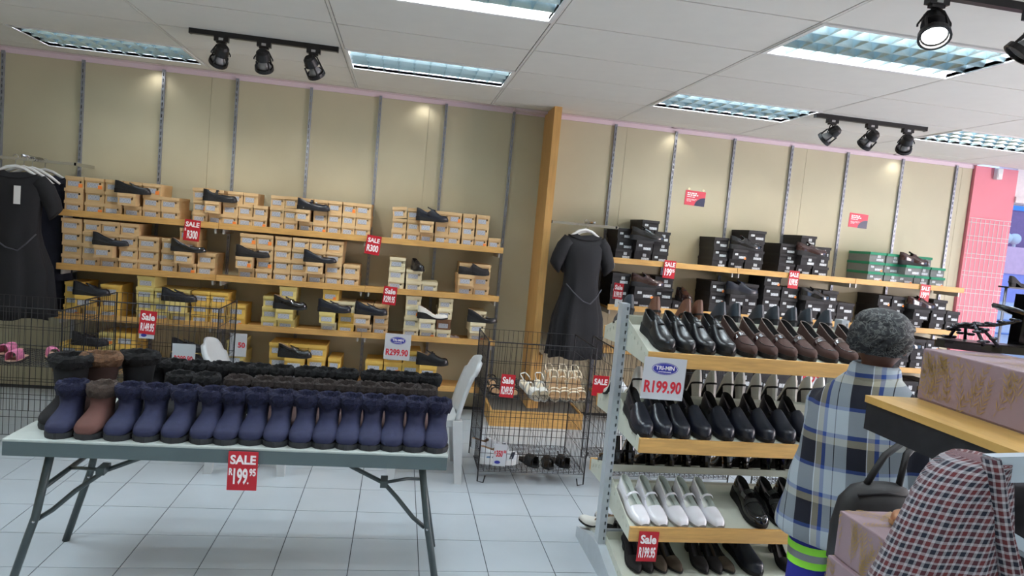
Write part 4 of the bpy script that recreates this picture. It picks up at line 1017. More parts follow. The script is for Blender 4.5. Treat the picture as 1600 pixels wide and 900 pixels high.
p = atY(40, 262, 6.0)
dress((-2.99,5.95,1.88), (0,0,.12), 'navy-black belted dress with white swing tag on the left rail', m_bd, 1.2, .215, .27, m_cord, True, 2)
dress((-2.93,6.27,1.88), (0,0,.12), 'navy dress hanging behind the tagged dark dress', m_nd, 1.17, .2, .22, None, False, 4)
for q, (x, y, r_) in enumerate(((-2.99,5.95,.12),(-2.97,6.03,.12),(-2.95,6.11,.12),(-2.93,6.27,.12))):
    hanger((x, y, 1.87), (0,0,r_), f'white plastic hanger on the rail over the navy dress, {ORD[q]} from the front', .4)
dress((1.6,5.96,1.80), (0,0,.06), 'black short-sleeved dress with tie belt beside the pine fin', m_bd, 1.16, .19, .235, m_cord, False, 7)
dress((1.7,6.26,1.79), (0,0,.06), 'black dress hanging just behind the tie-belt dress', m_bd, 1.15, .18, .2, None, False, 9)
hanger((1.6,5.96,1.79), (0,0,.06), 'white plastic hanger holding the black tie-belt dress', .36)
hanger((1.7,6.26,1.785), (0,0,.06), 'white plastic hanger behind the black tie-belt dress', .36)

# ------------------------------------------------------------------ gondola
m_gp = M('gondola_post_grey', (190,198,204), .4, .15, var=.04); m_gs = M('gondola_shelf_cream', (205,208,194), .5, var=.04)
GX0, GX1, GY = 1.14, 2.36, 3.35
g = thing('shoe_gondola', 'pale metal gondola with sloping shoe shelves and pine front lips', 'display stand', ((GX0+GX1)/2, GY, 0))
ghx = (GX1-GX0)/2
for s in (-1, 1):
    pm = MB().box(s*ghx-.02, s*ghx+.006, -.032, .032, 0, 1.395).box(s*ghx+.014, s*ghx+.02, -.032, .032, 0, 1.395).box(s*ghx+.006, s*ghx+.014, 0, .032, 0, 1.395); z0_ = 0
    for z in np.arange(.08, 1.37, .04):
        pm.box(s*ghx+.006, s*ghx+.014, -.032, -.029, z0_, z); z0_ = z+.018
    pm.box(s*ghx+.006, s*ghx+.014, -.032, -.029, z0_, 1.395)
    obj('post', pm, m_gp, g)
    obj('base_foot', MB().prism([(-.36,.0),(.36,.0),(.36,.06),(.05,.14),(-.05,.14),(-.36,.06)], -.0245, .0245), m_gp, g).matrix_local = Matrix.Translation((s*ghx, 0, 0)) @ Matrix.Rotation(PI/2, 4, 'Z')
TH = math.radians(17.5)
def gshelf(side, zb, zf, lip=True, depth=.35, fl=.042):
    # side -1 = towards the table, +1 = rear ; back edge height zb at post, front edge zf
    yb, yf_ = side*.025, side*depth; hx_ = ghx-.022
    sgn = side
    sh = obj('shelf', MB().quadbox((-hx_,yb,zb),(hx_,yb,zb),(hx_,yf_,zf),(-hx_,yf_,zf),(0,0,-.012)), m_gs, g)
    obj('rear_flange', MB().box(-hx_,hx_,min(yb,yb-sgn*.006),max(yb,yb-sgn*.006),zb-.02,zb+fl), m_gs, sh)
    for s in (-1, 1):
        x = s*(hx_+.002)
        ya, Ly = yb-sgn*.02, yf_-(yb-sgn*.02); bm_ = MB()
        top_ = lambda u: zb+.03+(zf+.012-zb-.03)*u
        bot_ = lambda u: zb-.13+(zf-.055-zb+.13)*u
        cut = lambda u: top_(u)-.026
        def strip(u0, u1, ta, tb_): bm_.quadbox((x,ya+Ly*u0,ta(u0)),(x,ya+Ly*u1,ta(u1)),(x,ya+Ly*u1,tb_(u1)),(x,ya+Ly*u0,tb_(u0)),(-s*.004,0,0))
        u_ = 0.
        for q in range(6):
            u0 = .1+.15*q; strip(u_, u0, top_, bot_); u1 = u0+.024
            strip(u0, u1, top_, cut); strip(u0, u1, lambda u: cut(u)-.018, bot_); u_ = u1
        strip(u_, 1., top_, bot_)
        obj('bracket', bm_, m_gs, g)
    if lip: obj('pine_lip', MB().box(-hx_-.004,hx_+.004,min(yf_,yf_+sgn*.018),max(yf_,yf_+sgn*.018),zf-.055,zf+.014), m_wood, sh, bevel=.002)
GS = [(-1,1.292,1.199),(-1,.885,.792),(-1,.470,.365),(1,1.305,1.215),(1,.915,.825),(1,.53,.45)]
for q, (s, a, b) in enumerate(GS): gshelf(s, a, b, fl=(.042,.042,.012,.03,.013,.015)[q])
gshelf(-1, .16, .10, False); gshelf(1, .14, .06, False)
obj('back_beam', MB().box(-ghx+.02,ghx-.02,-.012,.012,.155,.205), m_gp, g)
obj('back_beam', MB().box(-ghx+.02,ghx-.02,-.012,.012,1.20,1.24), m_gp, g)
def gput(kind, px_, py_, side, zb, zf, label, yoff=.0, ang=0., grp=None, depth=.35, inset=.0):
    # toe (front) or heel (rear) of the shoe at this pixel column, on the sloping shelf
    slope = math.atan2(zb-zf, depth-.025)
    if side < 0:
        Yt = GY-depth+.012+inset; p = atY(px_, py_, Yt); L = .282
        m_ = Matrix.Rotation(slope, 4, 'X') @ Matrix.Rotation(-PI/2+ang, 4, 'Z')
        c = Vector((0, L/2-.005, 0)); c.rotate(Matrix.Rotation(slope, 4, 'X'))
        x = p.x-math.sin(ang)*-0+math.sin(ang)*(-L/2)*-1*0
        z = zf+(zb-zf)*((Yt-(GY-depth))/(depth-.025))
        loc = Vector((p.x-math.sin(ang)*(L/2), Yt, z+.002))+c
    else:
        Yh = GY+.045; p = atY(px_, py_, Yh); L = .24
        m_ = Matrix.Rotation(-slope, 4, 'X') @ Matrix.Rotation(PI/2+ang, 4, 'Z')
        c = Vector((0, L/2, 0)); c.rotate(Matrix.Rotation(-slope, 4, 'X'))
        loc = Vector((p.x, Yh, zb+.002))+c
    return use(SH[kind], loc=loc, rot=m_.to_euler(), label=label, group=grp)
# front, top shelf
r1 = [('blackslip',1049,545,.18),('blackslip',1081,546,.18),('blackslip',1112,548,.18),('blackslip',1144,550,.18),('brownloafer',1178,555,.2),('brownloafer',1210,557,.2),('brownloafer',1241,559,.2),('brownloafer',1272,561,.2),('brownloafer',1305,566,.2),('brownloafer',1336,567,.2),('brownloafer',1366,568,.2)]
for q, (k, a, b, an) in enumerate(r1):
    lab = f'black slip-on on the gondola top shelf, {ORD[q]} from its post' if k == 'blackslip' else f'brown suede loafer on the gondola top shelf, {ORD[q-4]} after the black slip-ons'
    gput(k, a, b, -1, 1.292, 1.199, lab, ang=an, grp='shoes on the gondola top shelf')
for q, (a, an) in enumerate(((1011,.06),(1041,.06),(1070,.12),(1104,.16),(1139,.1),(1172,.14),(1204,.12),(1236,.1),(1267,.1))):
    gput('clog', a, 683+.02*(a-1010), -1, .885, .792, f'navy-black clog on the second gondola shelf, {ORD[q]} from the post', ang=an, grp='clogs on the second gondola shelf')
for q, (k, a, an) in enumerate((('whitejane',1007,.16),('whitejane',1035,.14),('whitejane',1068,.16),('whitejane',1096,.14),('whitejane',1124,.12),('patentjane',1192,.1),('patentjane',1232,.14),('patentjane',1262,.12))):
    lab = f'white patent mary jane on the third gondola shelf, {ORD[q]} from the post' if q < 5 else f'black patent mary jane on the third gondola shelf, {ORD[q-5]} after the white ones'
    gput(k, a, 819, -1, .470, .365, lab, ang=an, grp='mary janes on the third gondola shelf')
for q, (k, a, an) in enumerate((('court',998,.0),('court',1018,.1),('courtbrown',1040,.1),('courtbrown',1066,.2),('court',1105,.05),('court',1126,.0),('courtbrown',1150,.3),('clog',1186,.2),('court',1240,.0))):
    gput(k, a, 905, -1, .16, .10, f'dark court shoe on the gondola base shelf, {ORD[q]} from the post', ang=an, grp='shoes on the gondola base shelf', inset=.03)
# rear shelves, heels towards us
for q, (k, a) in enumerate((('heelteal',987),('heelbrown',1030),('heelbrown',1077),('heelbrown',1098),('heelteal',1131),('heelteal',1154),('heelteal',1192),('heelteal',1214),('heelteal',1245),('heelteal',1266),('heelteal',1300))):
    gput(k, a, 490+.09*(a-987), 1, 1.305, 1.215, ('brown' if k == 'heelbrown' else 'slate')+f' heeled shoe on the rear top gondola shelf, {ORD[q]} from the post', ang=random.uniform(-.1,.1), grp='heels on the rear top gondola shelf')
for q, a in enumerate((969,1002,1058,1094,1119,1143,1165,1190,1214,1244,1267,1290)):
    gput('heelwhite', a, 612+.06*(a-969), 1, .915, .825, f'white block heel on the rear second gondola shelf, {ORD[q]} from the post', ang=random.uniform(-.12,.12), grp='white heels on the rear gondola shelf')
for q, a in enumerate((964,988,1020,1050,1078,1106,1144,1170,1202,1228,1254)):
    gput('heelblack', a, 730, 1, .53, .45, f'black shiny heel on the rear third gondola shelf, {ORD[q]} from the post', ang=random.uniform(-.12,.12), grp='black heels on the rear gondola shelf')
for q, a in enumerate((972,1000,1052,1090,1128,1165,1200,1225)):
    gput('heelblack', a, 860, 1, .14, .06, f'black heel on the rear base of the gondola, {ORD[q]} from the post', ang=random.uniform(-.15,.15), grp='black heels on the rear gondola base')
sb_ = build_shoe('white_slingback', ShoeForm(.24,.085,.04,.007,.55,.05,.034,.04,.03,'almond'), whi_l, lin_t, rub, block=rub, extras=[('strap', whi_l, .3, .012, 1.2, met)])
for x, y, a, l in ((1.2,3.58,2.4,'overhanging the base corner'),(1.28,3.62,2.0,'just behind the post'),(1.38,3.6,1.8,'farther along behind the post')):
    use(sb_, loc=(x, y, .115), rot=a, label='white slingback heel on the rear gondola base, '+l, group='white slingbacks on the gondola base')
card(1037,592,2.975,.205,.195,'oval',[('R199.90',.3,.88,0,-.2)],'white R199.90 card with blue oval on the top gondola lip',.02)
card(1012,854,2.975,.098,.145,'red',Sale('R199.95'),'red Sale R199.95 card on the third gondola lip',.02)
cd = card(966,455,3.35,.05,.082,'red',Sale('R199.95'),'small red Sale card clipped on top of the gondola post',.04)
obj('clip', MB().box(-.008,.008,-.002,.004,-.08,-.04), m_white, cd)
# ------------------------------------------------------------------ foreground display shelf with patterned boxes
def atD(x, y, d):
    r = _ray(x, y); return Vector((r[0]*d, r[1]*d, CAMH+r[2]*d))
m_fb = M('black_fascia', (30,30,33), .35, var=.3, scale=30)
fs = thing('display_shelf', 'pine-topped display shelf with black fascia holding the mauve patterned box', 'shelf', (1.226,1.605,0))
obj('top_board', MB().box(0,.62,-1.05,0,1.342,1.36), M('amber_pine', (190,150,84), .4, var=.12, scale=4, stretch=(10,1.2,10)), fs)
obj('side_fascia', MB().box(.004,.02,-1.05,-.004,1.272,1.342), m_fb, fs); obj('end_fascia', MB().box(.02,.62,-.02,-.004,1.272,1.342), m_fb, fs)
obj('lower_board', MB().box(.0,.62,-1.05,.13,.712,.73), m_fb, fs)
for y in (-1.0,-.05): obj('post', MB().box(.57,.6,y-.015,y+.015,0,1.342), m_fb, fs)
m_mauve = M('mauve_card', (148,126,134), .55, var=.03, scale=6); m_gold = M('gold_print', (172,142,86), .5, .0)
def fronds(mb, o, u, v, W, H, n, seed):
    rnd = random.Random(seed); o, u, v = Vector(o), Vector(u).normalized(), Vector(v).normalized(); nn = u.cross(v).normalized()
    def quad(p0, p1, w):
        d = p1-p0; L = max(d.length, 1e-5); s = Vector((-d.y, d.x))/L*w/2; mid = p0+d*.5
        q = [p0, mid+s, p1, mid-s]
        if all(-.001 <= a.x <= W and -.001 <= a.y <= H for a in q):
            mb.add([o+u*a.x+v*a.y+nn*.0005 for a in q], [(0,1,2,3)])
    for i in range(n):
        p = Vector((rnd.uniform(-.02, W), rnd.uniform(-.05, H*.5))); ang = rnd.uniform(.9, 2.1); L = rnd.uniform(.7,1.2)*.15
        for s in range(9):
            d = Vector((math.cos(ang), math.sin(ang))); q = p+d*L/9; quad(p, q, .0016)
            for sg in (-1, 1):
                a2 = ang+sg*.55; ln = .03*(1-.06*s); quad(q, q+Vector((math.cos(a2), math.sin(a2)))*ln, .003)
            p = q; ang += rnd.uniform(-.08,.08)
def mauve_box(x, yfar, z, w, l, h, label, seed, rz=0.):
    t = thing('patterned_shoebox', label, 'shoebox', (x, yfar, z), rz)
    obj('body', MB().box(.003,w-.003,-l+.003,-.003,0,h-.004), m_mauve, t)
    obj('lid', MB().box(0,w,-l,0,h*.02,h), m_mauve, t, bevel=.003)
    mb = MB(); fronds(mb, (0,0,0), (0,-1,0), (0,0,1), l, h, 24, seed); fronds(mb, (0,-l,0), (1,0,0), (0,0,1), w, h, 14, seed+1); fronds(mb, (0,0,h), (0,-1,0), (1,0,0), l, w, 16, seed+2)
    mb.v = [tuple(Vector(v)) for v in mb.v]
    # push the print just off the card
    c = Vector((w/2,-l/2,h/2)); mb.v = [tuple(Vector(v)+Vector((-.0008 if abs(v[0]) < .002 else 0, -.0008 if abs(v[1]+l) < .002 else 0, .0008 if abs(v[2]-h) < .002 else 0))) for v in mb.v]
    obj('gold_frond_print', mb, m_gold, t, kind='stuff')
    return t
mauve_box(1.372,1.6,1.36,.23,.36,.135,'mauve shoebox with gold frond print under the black sandal',1)
mauve_box(1.283,1.722,.865,.23,.36,.135,'upper mauve gold-printed shoebox on the lower shelf beside the bag',5)
mauve_box(1.27,1.73,.73,.23,.36,.135,'lower mauve gold-printed shoebox beneath the rose gold shoe box',9)
# rhinestone sandal
pt = atZ(1462, 541, 1.495); sdv = Vector((-.985,.17,0)).normalized()
sa = thing('embellished_sandal', 'black embellished sandal with leaf straps on the mauve box', 'sandal', pt-sdv*.14, math.atan2(sdv.y, sdv.x)); sa.scale = (1.15,1.1,1.2)
obj('sole', outline_slab(.25,.088,.0,.016,'almond'), pat, sa); obj('footbed', outline_slab(.24,.08,.015,.019,'almond'), M('black_footbed', (36,34,38), .3), sa)
spark = M('rhinestone_black', (70,70,76), .2, .8, var=.6, scale=300)
for k, pts in enumerate(([(.03,-.04,.015),(.045,-.02,.05),(.05,.02,.055),(.035,.042,.015)],[(.0,.04,.015),(.03,.02,.05),(.07,-.015,.05),(.075,-.034,.015)],[(.09,-.02,.04),(.05,0,.055),(0,.01,.06),(-.05,.02,.075)])):
    P_ = []
    for i in range(len(pts)-1):
        for q in range(4): P_.append(Vector(pts[i]).lerp(Vector(pts[i+1]), q/4))
    P_.append(Vector(pts[-1])); st = obj('leaf_strap', MB().tube(P_, .004, 6), spark, sa, smooth=True); lf = MB()
    for i in range(1, len(P_)-1, 2):
        d = (P_[i+1]-P_[i-1]).normalized(); n_ = d.cross(Vector((0,0,1))).normalized()
        for s in (-1, 1):
            c = P_[i]+n_*s*.011+d*.006+Vector((0,0,.004)); lf.ball(c, .011, .0055, .004, 8, 5)
    obj('leaf', lf, spark, st, smooth=True)
r = []
for i in range(7):
    u = i/6; r.append([Vector((-.07-.045*math.cos(a), .036*math.sin(a)*(1-.1*u), .015+.12*u*(1 if abs(a) < 1.7 else .7))) for a in np.linspace(-1.5,1.5,11)])
mbk = MB().grid(r); mbk.grid([[v*1+Vector((.004,0,0)) for v in rr] for rr in r])
obj('heel_counter', mbk, pat, sa, smooth=True)
obj('ankle_strap', MB().tube([(-.07,.036,.09),(-.03,.03,.1),(.0,0,.105),(-.03,-.03,.1),(-.07,-.036,.09)], .006, 6), pat, sa, smooth=True)
rg = M('rose_gold', (206,152,120), .28, .6)
pr = atZ(1392, 815, 1.0)
rs = build_shoe('rose_gold_shoe', ShoeForm(.24,.085,.012,.008,.5,.05,.034,.05,.034), rg, lin_t, M('gold_sole', (170,130,90), .5), extras=[('bow', rg, .12), ('strap', M('pale_band', (190,170,160), .4), .44, .03, 1.7)])
use(rs, loc=(pr.x+.095, pr.y-.02, 1.0), rot=PI+.15, label='rose gold shoe standing on the mauve box beside the bag')

# ------------------------------------------------------------------ check jacket on a white rack
def check_mat():
    mt = bpy.data.materials.new('check_tweed'); mt.use_nodes = True; nt = mt.node_tree; b = nt.nodes['Principled BSDF']; b.inputs['Roughness'].default_value = .95
    tc = nt.nodes.new('ShaderNodeTexCoord'); sp = nt.nodes.new('ShaderNodeSeparateXYZ'); nt.links.new(tc.outputs['UV'], sp.inputs[0])
    def ramp(sock, per, stops):
        ml = nt.nodes.new('ShaderNodeMath'); ml.operation = 'MULTIPLY'; ml.inputs[1].default_value = 1/per; nt.links.new(sock, ml.inputs[0])
        fr = nt.nodes.new('ShaderNodeMath'); fr.operation = 'FRACT'; nt.links.new(ml.outputs[0], fr.inputs[0])
        rp = nt.nodes.new('ShaderNodeValToRGB'); rp.color_ramp.interpolation = 'CONSTANT'
        e = rp.color_ramp.elements; e[0].position = 0; e[0].color = lin(stops[0][1]); e[1].position = stops[1][0]; e[1].color = lin(stops[1][1])
        for p_, c_ in stops[2:]:
            q = e.new(p_); q.color = lin(c_)
        nt.links.new(fr.outputs[0], rp.inputs[0]); return rp.outputs[0]
    W_, N_, R_ = (148,146,150), (14,19,36), (84,30,33)
    a = ramp(sp.outputs[0], .0176, [(0,W_),(.2,N_),(.52,W_),(.68,R_)]); c = ramp(sp.outputs[1], .0176, [(0,W_),(.2,N_),(.52,W_),(.68,R_)])
    mx = nt.nodes.new('ShaderNodeMix'); mx.data_type = 'RGBA'; mx.inputs[0].default_value = .5
    nt.links.new(a, mx.inputs[6]); nt.links.new(c, mx.inputs[7]); nt.links.new(mx.outputs[2], b.inputs['Base Color']); return mt
def garment(name, rows, depth, thick, mat, parent, wob=.006):
    # rows: (py, left px, right px) traced at its own distance, given real thickness
    V = []; UVs = []; n = 22; M_ = 2*n
    for i, (py, l, rr) in enumerate(rows):
        A = atD(l, py, depth); B = atD(rr, py, depth); w = (B-A).length; acc = 0; prev = None
        for j in range(M_):
            th = 2*PI*j/M_; s = -math.cos(th); q = math.sin(th)
            p_ = (A+B)/2+(B-A)/2*s-Vector(CC)*thick*(q if q > 0 else q*.8)+Vector(CC)*wob*math.sin(j*1.3+i*.35)*(i/len(rows))
            if prev is not None: acc += (p_-prev).length
            prev = p_; V.append(p_); UVs.append((acc, (A.z+B.z)/2+.25*acc*0))
    fs_ = [(i*M_+k, i*M_+(k+1) % M_, (i+1)*M_+(k+1) % M_, (i+1)*M_+k) for i in range(len(rows)-1) for k in range(M_)]
    fs_.append(tuple(range(M_-1,-1,-1))); fs_.append(tuple((len(rows)-1)*M_+k for k in range(M_)))
    me = bpy.data.meshes.new(name); me.from_pydata(V, [], fs_); me.materials.append(mat); me.shade_smooth()
    uv = me.uv_layers.new(name='UVMap')
    for lp in me.loops: uv.data[lp.index].uv = UVs[lp.vertex_index]
    o = bpy.data.objects.new(name, me); C.objects.link(o); o.parent = parent
    return o
jd = .92
jk = thing('check_jacket', 'navy, red and white small-check jacket hanging on the white rack', 'jacket', (0,0,0))
m_chk = check_mat()
garment('sleeve_and_shoulder', [(713,1500,1556),(718,1478,1562),(728,1462,1566),(745,1446,1568),(770,1428,1570),(800,1412,1572),(840,1392,1576),(880,1372,1582),(920,1350,1588),(1000,1318,1600),(1100,1290,1612),(1200,1270,1624)], jd, .055, m_chk, jk)
garment('lapel', [(716,1535,1560),(740,1540,1566),(790,1545,1572),(840,1552,1582),(900,1562,1598),(1000,1575,1618),(1150,1590,1640)], jd-.05, .014, m_chk, jk, .002)
dkj = thing('dark_garment', 'black garment hanging behind the check jacket on the white rack', 'garment', (0,0,0))
garment('body', [(752,1556,1700),(790,1552,1716),(850,1556,1730),(950,1568,1750),(1200,1590,1790)], jd+.03, .05, M('charcoal_cloth', (40,38,42), .9, var=.2, scale=60), dkj)
for th_, q_ in ((jk, atD(1480,1200,jd)), (dkj, atD(1680,1200,jd))):
    th_.location = (q_.x, q_.y, 0)
    for ch in th_.children: ch.location = (-q_.x, -q_.y, 0)
a_, b_ = atD(1552,735,jd+.015), atD(1700,732,jd+.015)
rk = thing('garment_rack', 'white metal garment rack with a sloping bar beside the check jacket', 'clothes rack', (b_.x,b_.y,0))
rk_o = Vector((b_.x,b_.y,0)); m_rk = M('rack_white', (158,170,180), .35, var=.02)
upv = Vector(CB)*.0165; fw = Vector(CC)*.012
def bar(p, q, h): 
    up_ = Vector(CB)*h; return MB().quadbox(p-up_-rk_o, q-up_-rk_o, q+up_-rk_o, p+up_-rk_o, Vector(CC)*.02)
obj('top_bar', bar(atD(1552,735,jd-.045), atD(1700,731,jd-.045), .0165), m_rk, rk)
obj('sloping_bar', bar(atD(1556,826,jd-.045), atD(1700,912,jd-.045), .0085), m_rk, rk)
obj('sloping_bar', bar(atD(1556,839,jd-.04), atD(1700,926,jd-.04), .004), m_rk, rk)
obj('post', MB().box(-.012,.012,-.012,.012,0,b_.z+.02), m_rk, rk)
obj('foot', MB().box(-.012,.012,-.2,.2,0,.025), m_rk, rk)

# ------------------------------------------------------------------ the shopper
def remesh(mb, voxel, it=3):
    me = mb.mesh('tmp'); o = bpy.data.objects.new('tmp', me); C.objects.link(o)
    r = o.modifiers.new('r', 'REMESH'); r.mode = 'VOXEL'; r.voxel_size = voxel
    s = o.modifiers.new('s', 'SMOOTH'); s.iterations = it; s.factor = .5
    dg = bpy.context.evaluated_depsgraph_get(); out = bpy.data.meshes.new_from_object(o.evaluated_get(dg))
    bpy.data.objects.remove(o); out.shade_smooth(); return out
PO = Vector((1.80, 2.42, 0))
fdir = Vector((.75,.66,0)); rdir = Vector((.66,-.75,0)); UP = Vector((0,0,1))
def W(x, y, z): return Vector((x,y,z))-PO
def ell(c, a, b, n=20, tilt=0.): return [c+rdir*a*math.copysign(abs(math.cos(2*PI*k/n))**.85, math.cos(2*PI*k/n))+fdir*b*math.sin(2*PI*k/n)+UP*tilt*math.sin(2*PI*k/n) for k in range(n)]
person = thing('person', 'person in a blue plaid jacket and patterned bonnet browsing beside the gondola', 'person', PO)
skin = M('skin', (92,58,44), .55, var=.06)
hc = W(1.878,2.415,1.405)
bd = MB()
bd.ball(hc, .078, .092, .112, 18, 12); bd.ball(hc+fdir*.03+UP*-.045, .06,.06,.06, 14, 9)
bd.ball(hc+fdir*.098+UP*-.012, .014,.014,.02, 8, 6)
for s in (-1, 1): bd.ball(hc+rdir*s*.084+UP*-.025+fdir*-.005, .012,.02,.032, 8, 6)
bd.tube([hc+UP*-.06+fdir*-.01, W(1.868,2.41,1.29), W(1.86,2.41,1.22)], [.055,.053,.06], 14)
bd.loft([ell(W(1.86,2.41,1.25),.1,.06),ell(W(1.855,2.41,1.2),.13,.085),ell(W(1.852,2.41,1.14),.16,.1),ell(W(1.84,2.41,1.08),.16,.11),ell(W(1.82,2.41,.95),.14,.11),ell(W(1.80,2.42,.84),.165,.125),ell(W(1.80,2.42,.76),.16,.12)], True)
RS, LS = W(1.855,2.41,1.15)+rdir*.16, W(1.855,2.41,1.15)-rdir*.16
RE, LE = W(1.985,2.27,.93), W(1.82,2.62,.95); RH, LH = W(2.13,2.44,.99), W(2.03,2.72,1.0)
for S_, E_, H_ in ((RS,RE,RH),(LS,LE,LH)):
    bd.tube([S_, S_.lerp(E_,.5), E_, E_.lerp(H_,.5), H_], [.05,.045,.038,.034,.026], 12)
    d = (H_-E_).normalized(); sd_ = d.cross(UP).normalized()
    bd.ball(H_+d*.035, .032,.032,.02, 10, 7)
    for q, ln in enumerate((.062,.072,.068,.054)):
        b0 = H_+d*.05+sd_*(.026-.017*q); bd.tube([b0, b0+d*ln*.5+UP*-.006, b0+d*ln+UP*-.026], [.0095,.009,.007], 8)
    b0 = H_+d*.01+sd_*.03; bd.tube([b0, b0+sd_*.02+d*.03, b0+sd_*.02+d*.055+UP*-.012], [.011,.01,.008], 8)
hips = {-1:W(1.80,2.42,.8)-rdir*.085, 1:W(1.80,2.42,.8)+rdir*.085}
ft = {-1:W(1.72,2.47,0), 1:W(1.86,2.33,0)}
for s in (-1, 1):
    k_ = hips[s].lerp(ft[s]+UP*.08,.48)+fdir*.02
    bd.tube([hips[s], k_, ft[s]+UP*.09, ft[s]+UP*.05], [.08,.058,.042,.045], 12)
    bd.tube([ft[s]+UP*.045-fdir*.05, ft[s]+UP*.035+fdir*.06, ft[s]+UP*.028+fdir*.15], [.036,.036,.026], 10)
obj('body', remesh(bd, .011), skin, person)
for s in (-1, 1): obj('eye', MB().ball(hc+fdir*.083+rdir*s*.032+UP*.005, .011,.011,.009, 8, 6), m_white, person, smooth=True)
obj('mouth', MB().tube([hc+fdir*.088-rdir*.022+UP*-.05, hc+fdir*.094+UP*-.052, hc+fdir*.088+rdir*.022+UP*-.05], .005, 6), M('lips', (110,56,50), .5), person, smooth=True)
# jacket
def plaid():
    mt = bpy.data.materials.new('blue_plaid_wool'); mt.use_nodes = True; nt = mt.node_tree; b = nt.nodes['Principled BSDF']; b.inputs['Roughness'].default_value = .95
    tc = nt.nodes.new('ShaderNodeTexCoord')
    def axis(vec, off, per, stops):
        dp = nt.nodes.new('ShaderNodeVectorMath'); dp.operation = 'DOT_PRODUCT'; nt.links.new(tc.outputs['Object'], dp.inputs[0]); dp.inputs[1].default_value = vec
        ad = nt.nodes.new('ShaderNodeMath'); ad.operation = 'MULTIPLY_ADD'; nt.links.new(dp.outputs['Value'], ad.inputs[0]); ad.inputs[1].default_value = 1/per; ad.inputs[2].default_value = off
        fr = nt.nodes.new('ShaderNodeMath'); fr.operation = 'FRACT'; nt.links.new(ad.outputs[0], fr.inputs[0])
        rp = nt.nodes.new('ShaderNodeValToRGB'); rp.color_ramp.interpolation = 'CONSTANT'; e = rp.color_ramp.elements
        e[0].position = 0; e[0].color = lin(stops[0][1]); e[1].position = stops[1][0]; e[1].color = lin(stops[1][1])
        for p_, c_ in stops[2:]:
            q = e.new(p_); q.color = lin(c_)
        nt.links.new(fr.outputs[0], rp.inputs[0]); return rp.outputs[0]
    Wt, Nv, Cr, Bl, Ln = (164,174,182), (16,18,32), (150,144,124), (44,72,140), (206,212,218)
    st = [(0,Wt),(.26,Bl),(.32,Nv),(.68,Cr),(.80,Bl),(.87,Wt)]
    st2 = [(0,Wt),(.24,Nv),(.60,Ln),(.62,Cr),(.74,Bl),(.82,Wt),(.98,Nv)]
    a = axis((.66,-.75,.1), .55, .185, st2); c = axis((-.08,.05,1.), .3, .23, st)
    mx = nt.nodes.new('ShaderNodeMix'); mx.data_type = 'RGBA'; mx.inputs[0].default_value = .5
    nt.links.new(a, mx.inputs[6]); nt.links.new(c, mx.inputs[7]); nt.links.new(mx.outputs[2], b.inputs['Base Color'])
    nz = nt.nodes.new('ShaderNodeTexNoise'); nz.inputs['Scale'].default_value = 220; bp = nt.nodes.new('ShaderNodeBump'); bp.inputs['Strength'].default_value = .3; bp.inputs['Distance'].default_value = .003
    nt.links.new(nz.outputs['Fac'], bp.inputs['Height']); nt.links.new(bp.outputs['Normal'], b.inputs['Normal'])
    return mt
jb = MB()
jb.loft([ell(W(1.868,2.41,1.295),.062,.06),ell(W(1.865,2.41,1.27),.1,.085),ell(W(1.86,2.405,1.235),.135,.11),ell(W(1.857,2.405,1.19),.175,.135),ell(W(1.85,2.408,1.12),.205,.15),ell(W(1.845,2.41,1.04),.215,.16),ell(W(1.825,2.415,.93),.205,.16),ell(W(1.81,2.42,.82),.215,.165),ell(W(1.80,2.42,.70),.225,.17),ell(W(1.79,2.42,.60),.23,.172)], True)
for S_, E_, H_ in ((RS,RE,RH),(LS,LE,LH)):
    jb.tube([S_+(S_*-.0), S_.lerp(E_,.5), E_, E_.lerp(H_,.5), E_.lerp(H_,.86)], [.07,.074,.068,.06,.05], 16)
jk2 = remesh(jb, .013, 5)
rnd = random.Random(3)
for v in jk2.vertices:
    n = v.co; v.co += Vector((math.sin(n.z*31+n.x*17), math.sin(n.z*27+n.y*19), 0))*.004*max(0, min(1, (1.2-n.z)*2))
obj('jacket', jk2, plaid(), person)
col = MB().loft([[W(1.868,2.412,1.255)+Vector((x, y, 0))*s_+UP*z_ for x, y in [(math.cos(2*PI*k/20)*.09, math.sin(2*PI*k/20)*.085) for k in range(20)]] for s_, z_ in ((1.15,0),(1.02,.05),(.9,.062),(.8,.04))], False)
obj('collar', col, bpy.data.materials['blue_plaid_wool'], person, smooth=True)
# trousers with reflective band
for s in (-1, 1):
    k_ = hips[s].lerp(ft[s]+UP*.08,.48)+fdir*.02
    tr = obj('trouser_leg', MB().tube([hips[s]+UP*.02, k_, ft[s]+UP*.06], [.1,.082,.08], 16), M('royal_blue_cotton', (36,40,140), .85), person, smooth=True)
    for z_, mt in ((.545,M('lime_tape', (150,235,60), .6)),(.515,M('silver_tape', (130,134,140), .4, .3)),(.485,M('lime_tape', (150,235,60), .6))):
        u = (.80-z_)/(.80-k_.z); c = hips[s].lerp(k_, u); r_ = .1+(.082-.1)*u+.003
        obj('reflective_band', MB().loft([[c+UP*dz+Vector((math.cos(2*PI*k/20), math.sin(2*PI*k/20), 0))*r_ for k in range(20)] for dz in (-.015,.015)], False), mt, tr, smooth=True)
    obj('shoe', MB().tube([ft[s]+UP*.04-fdir*.06, ft[s]+UP*.045+fdir*.0, ft[s]+UP*.038+fdir*.1, ft[s]+UP*.03+fdir*.17], [.036,.045,.044,.03], 12), lea, person, smooth=True)
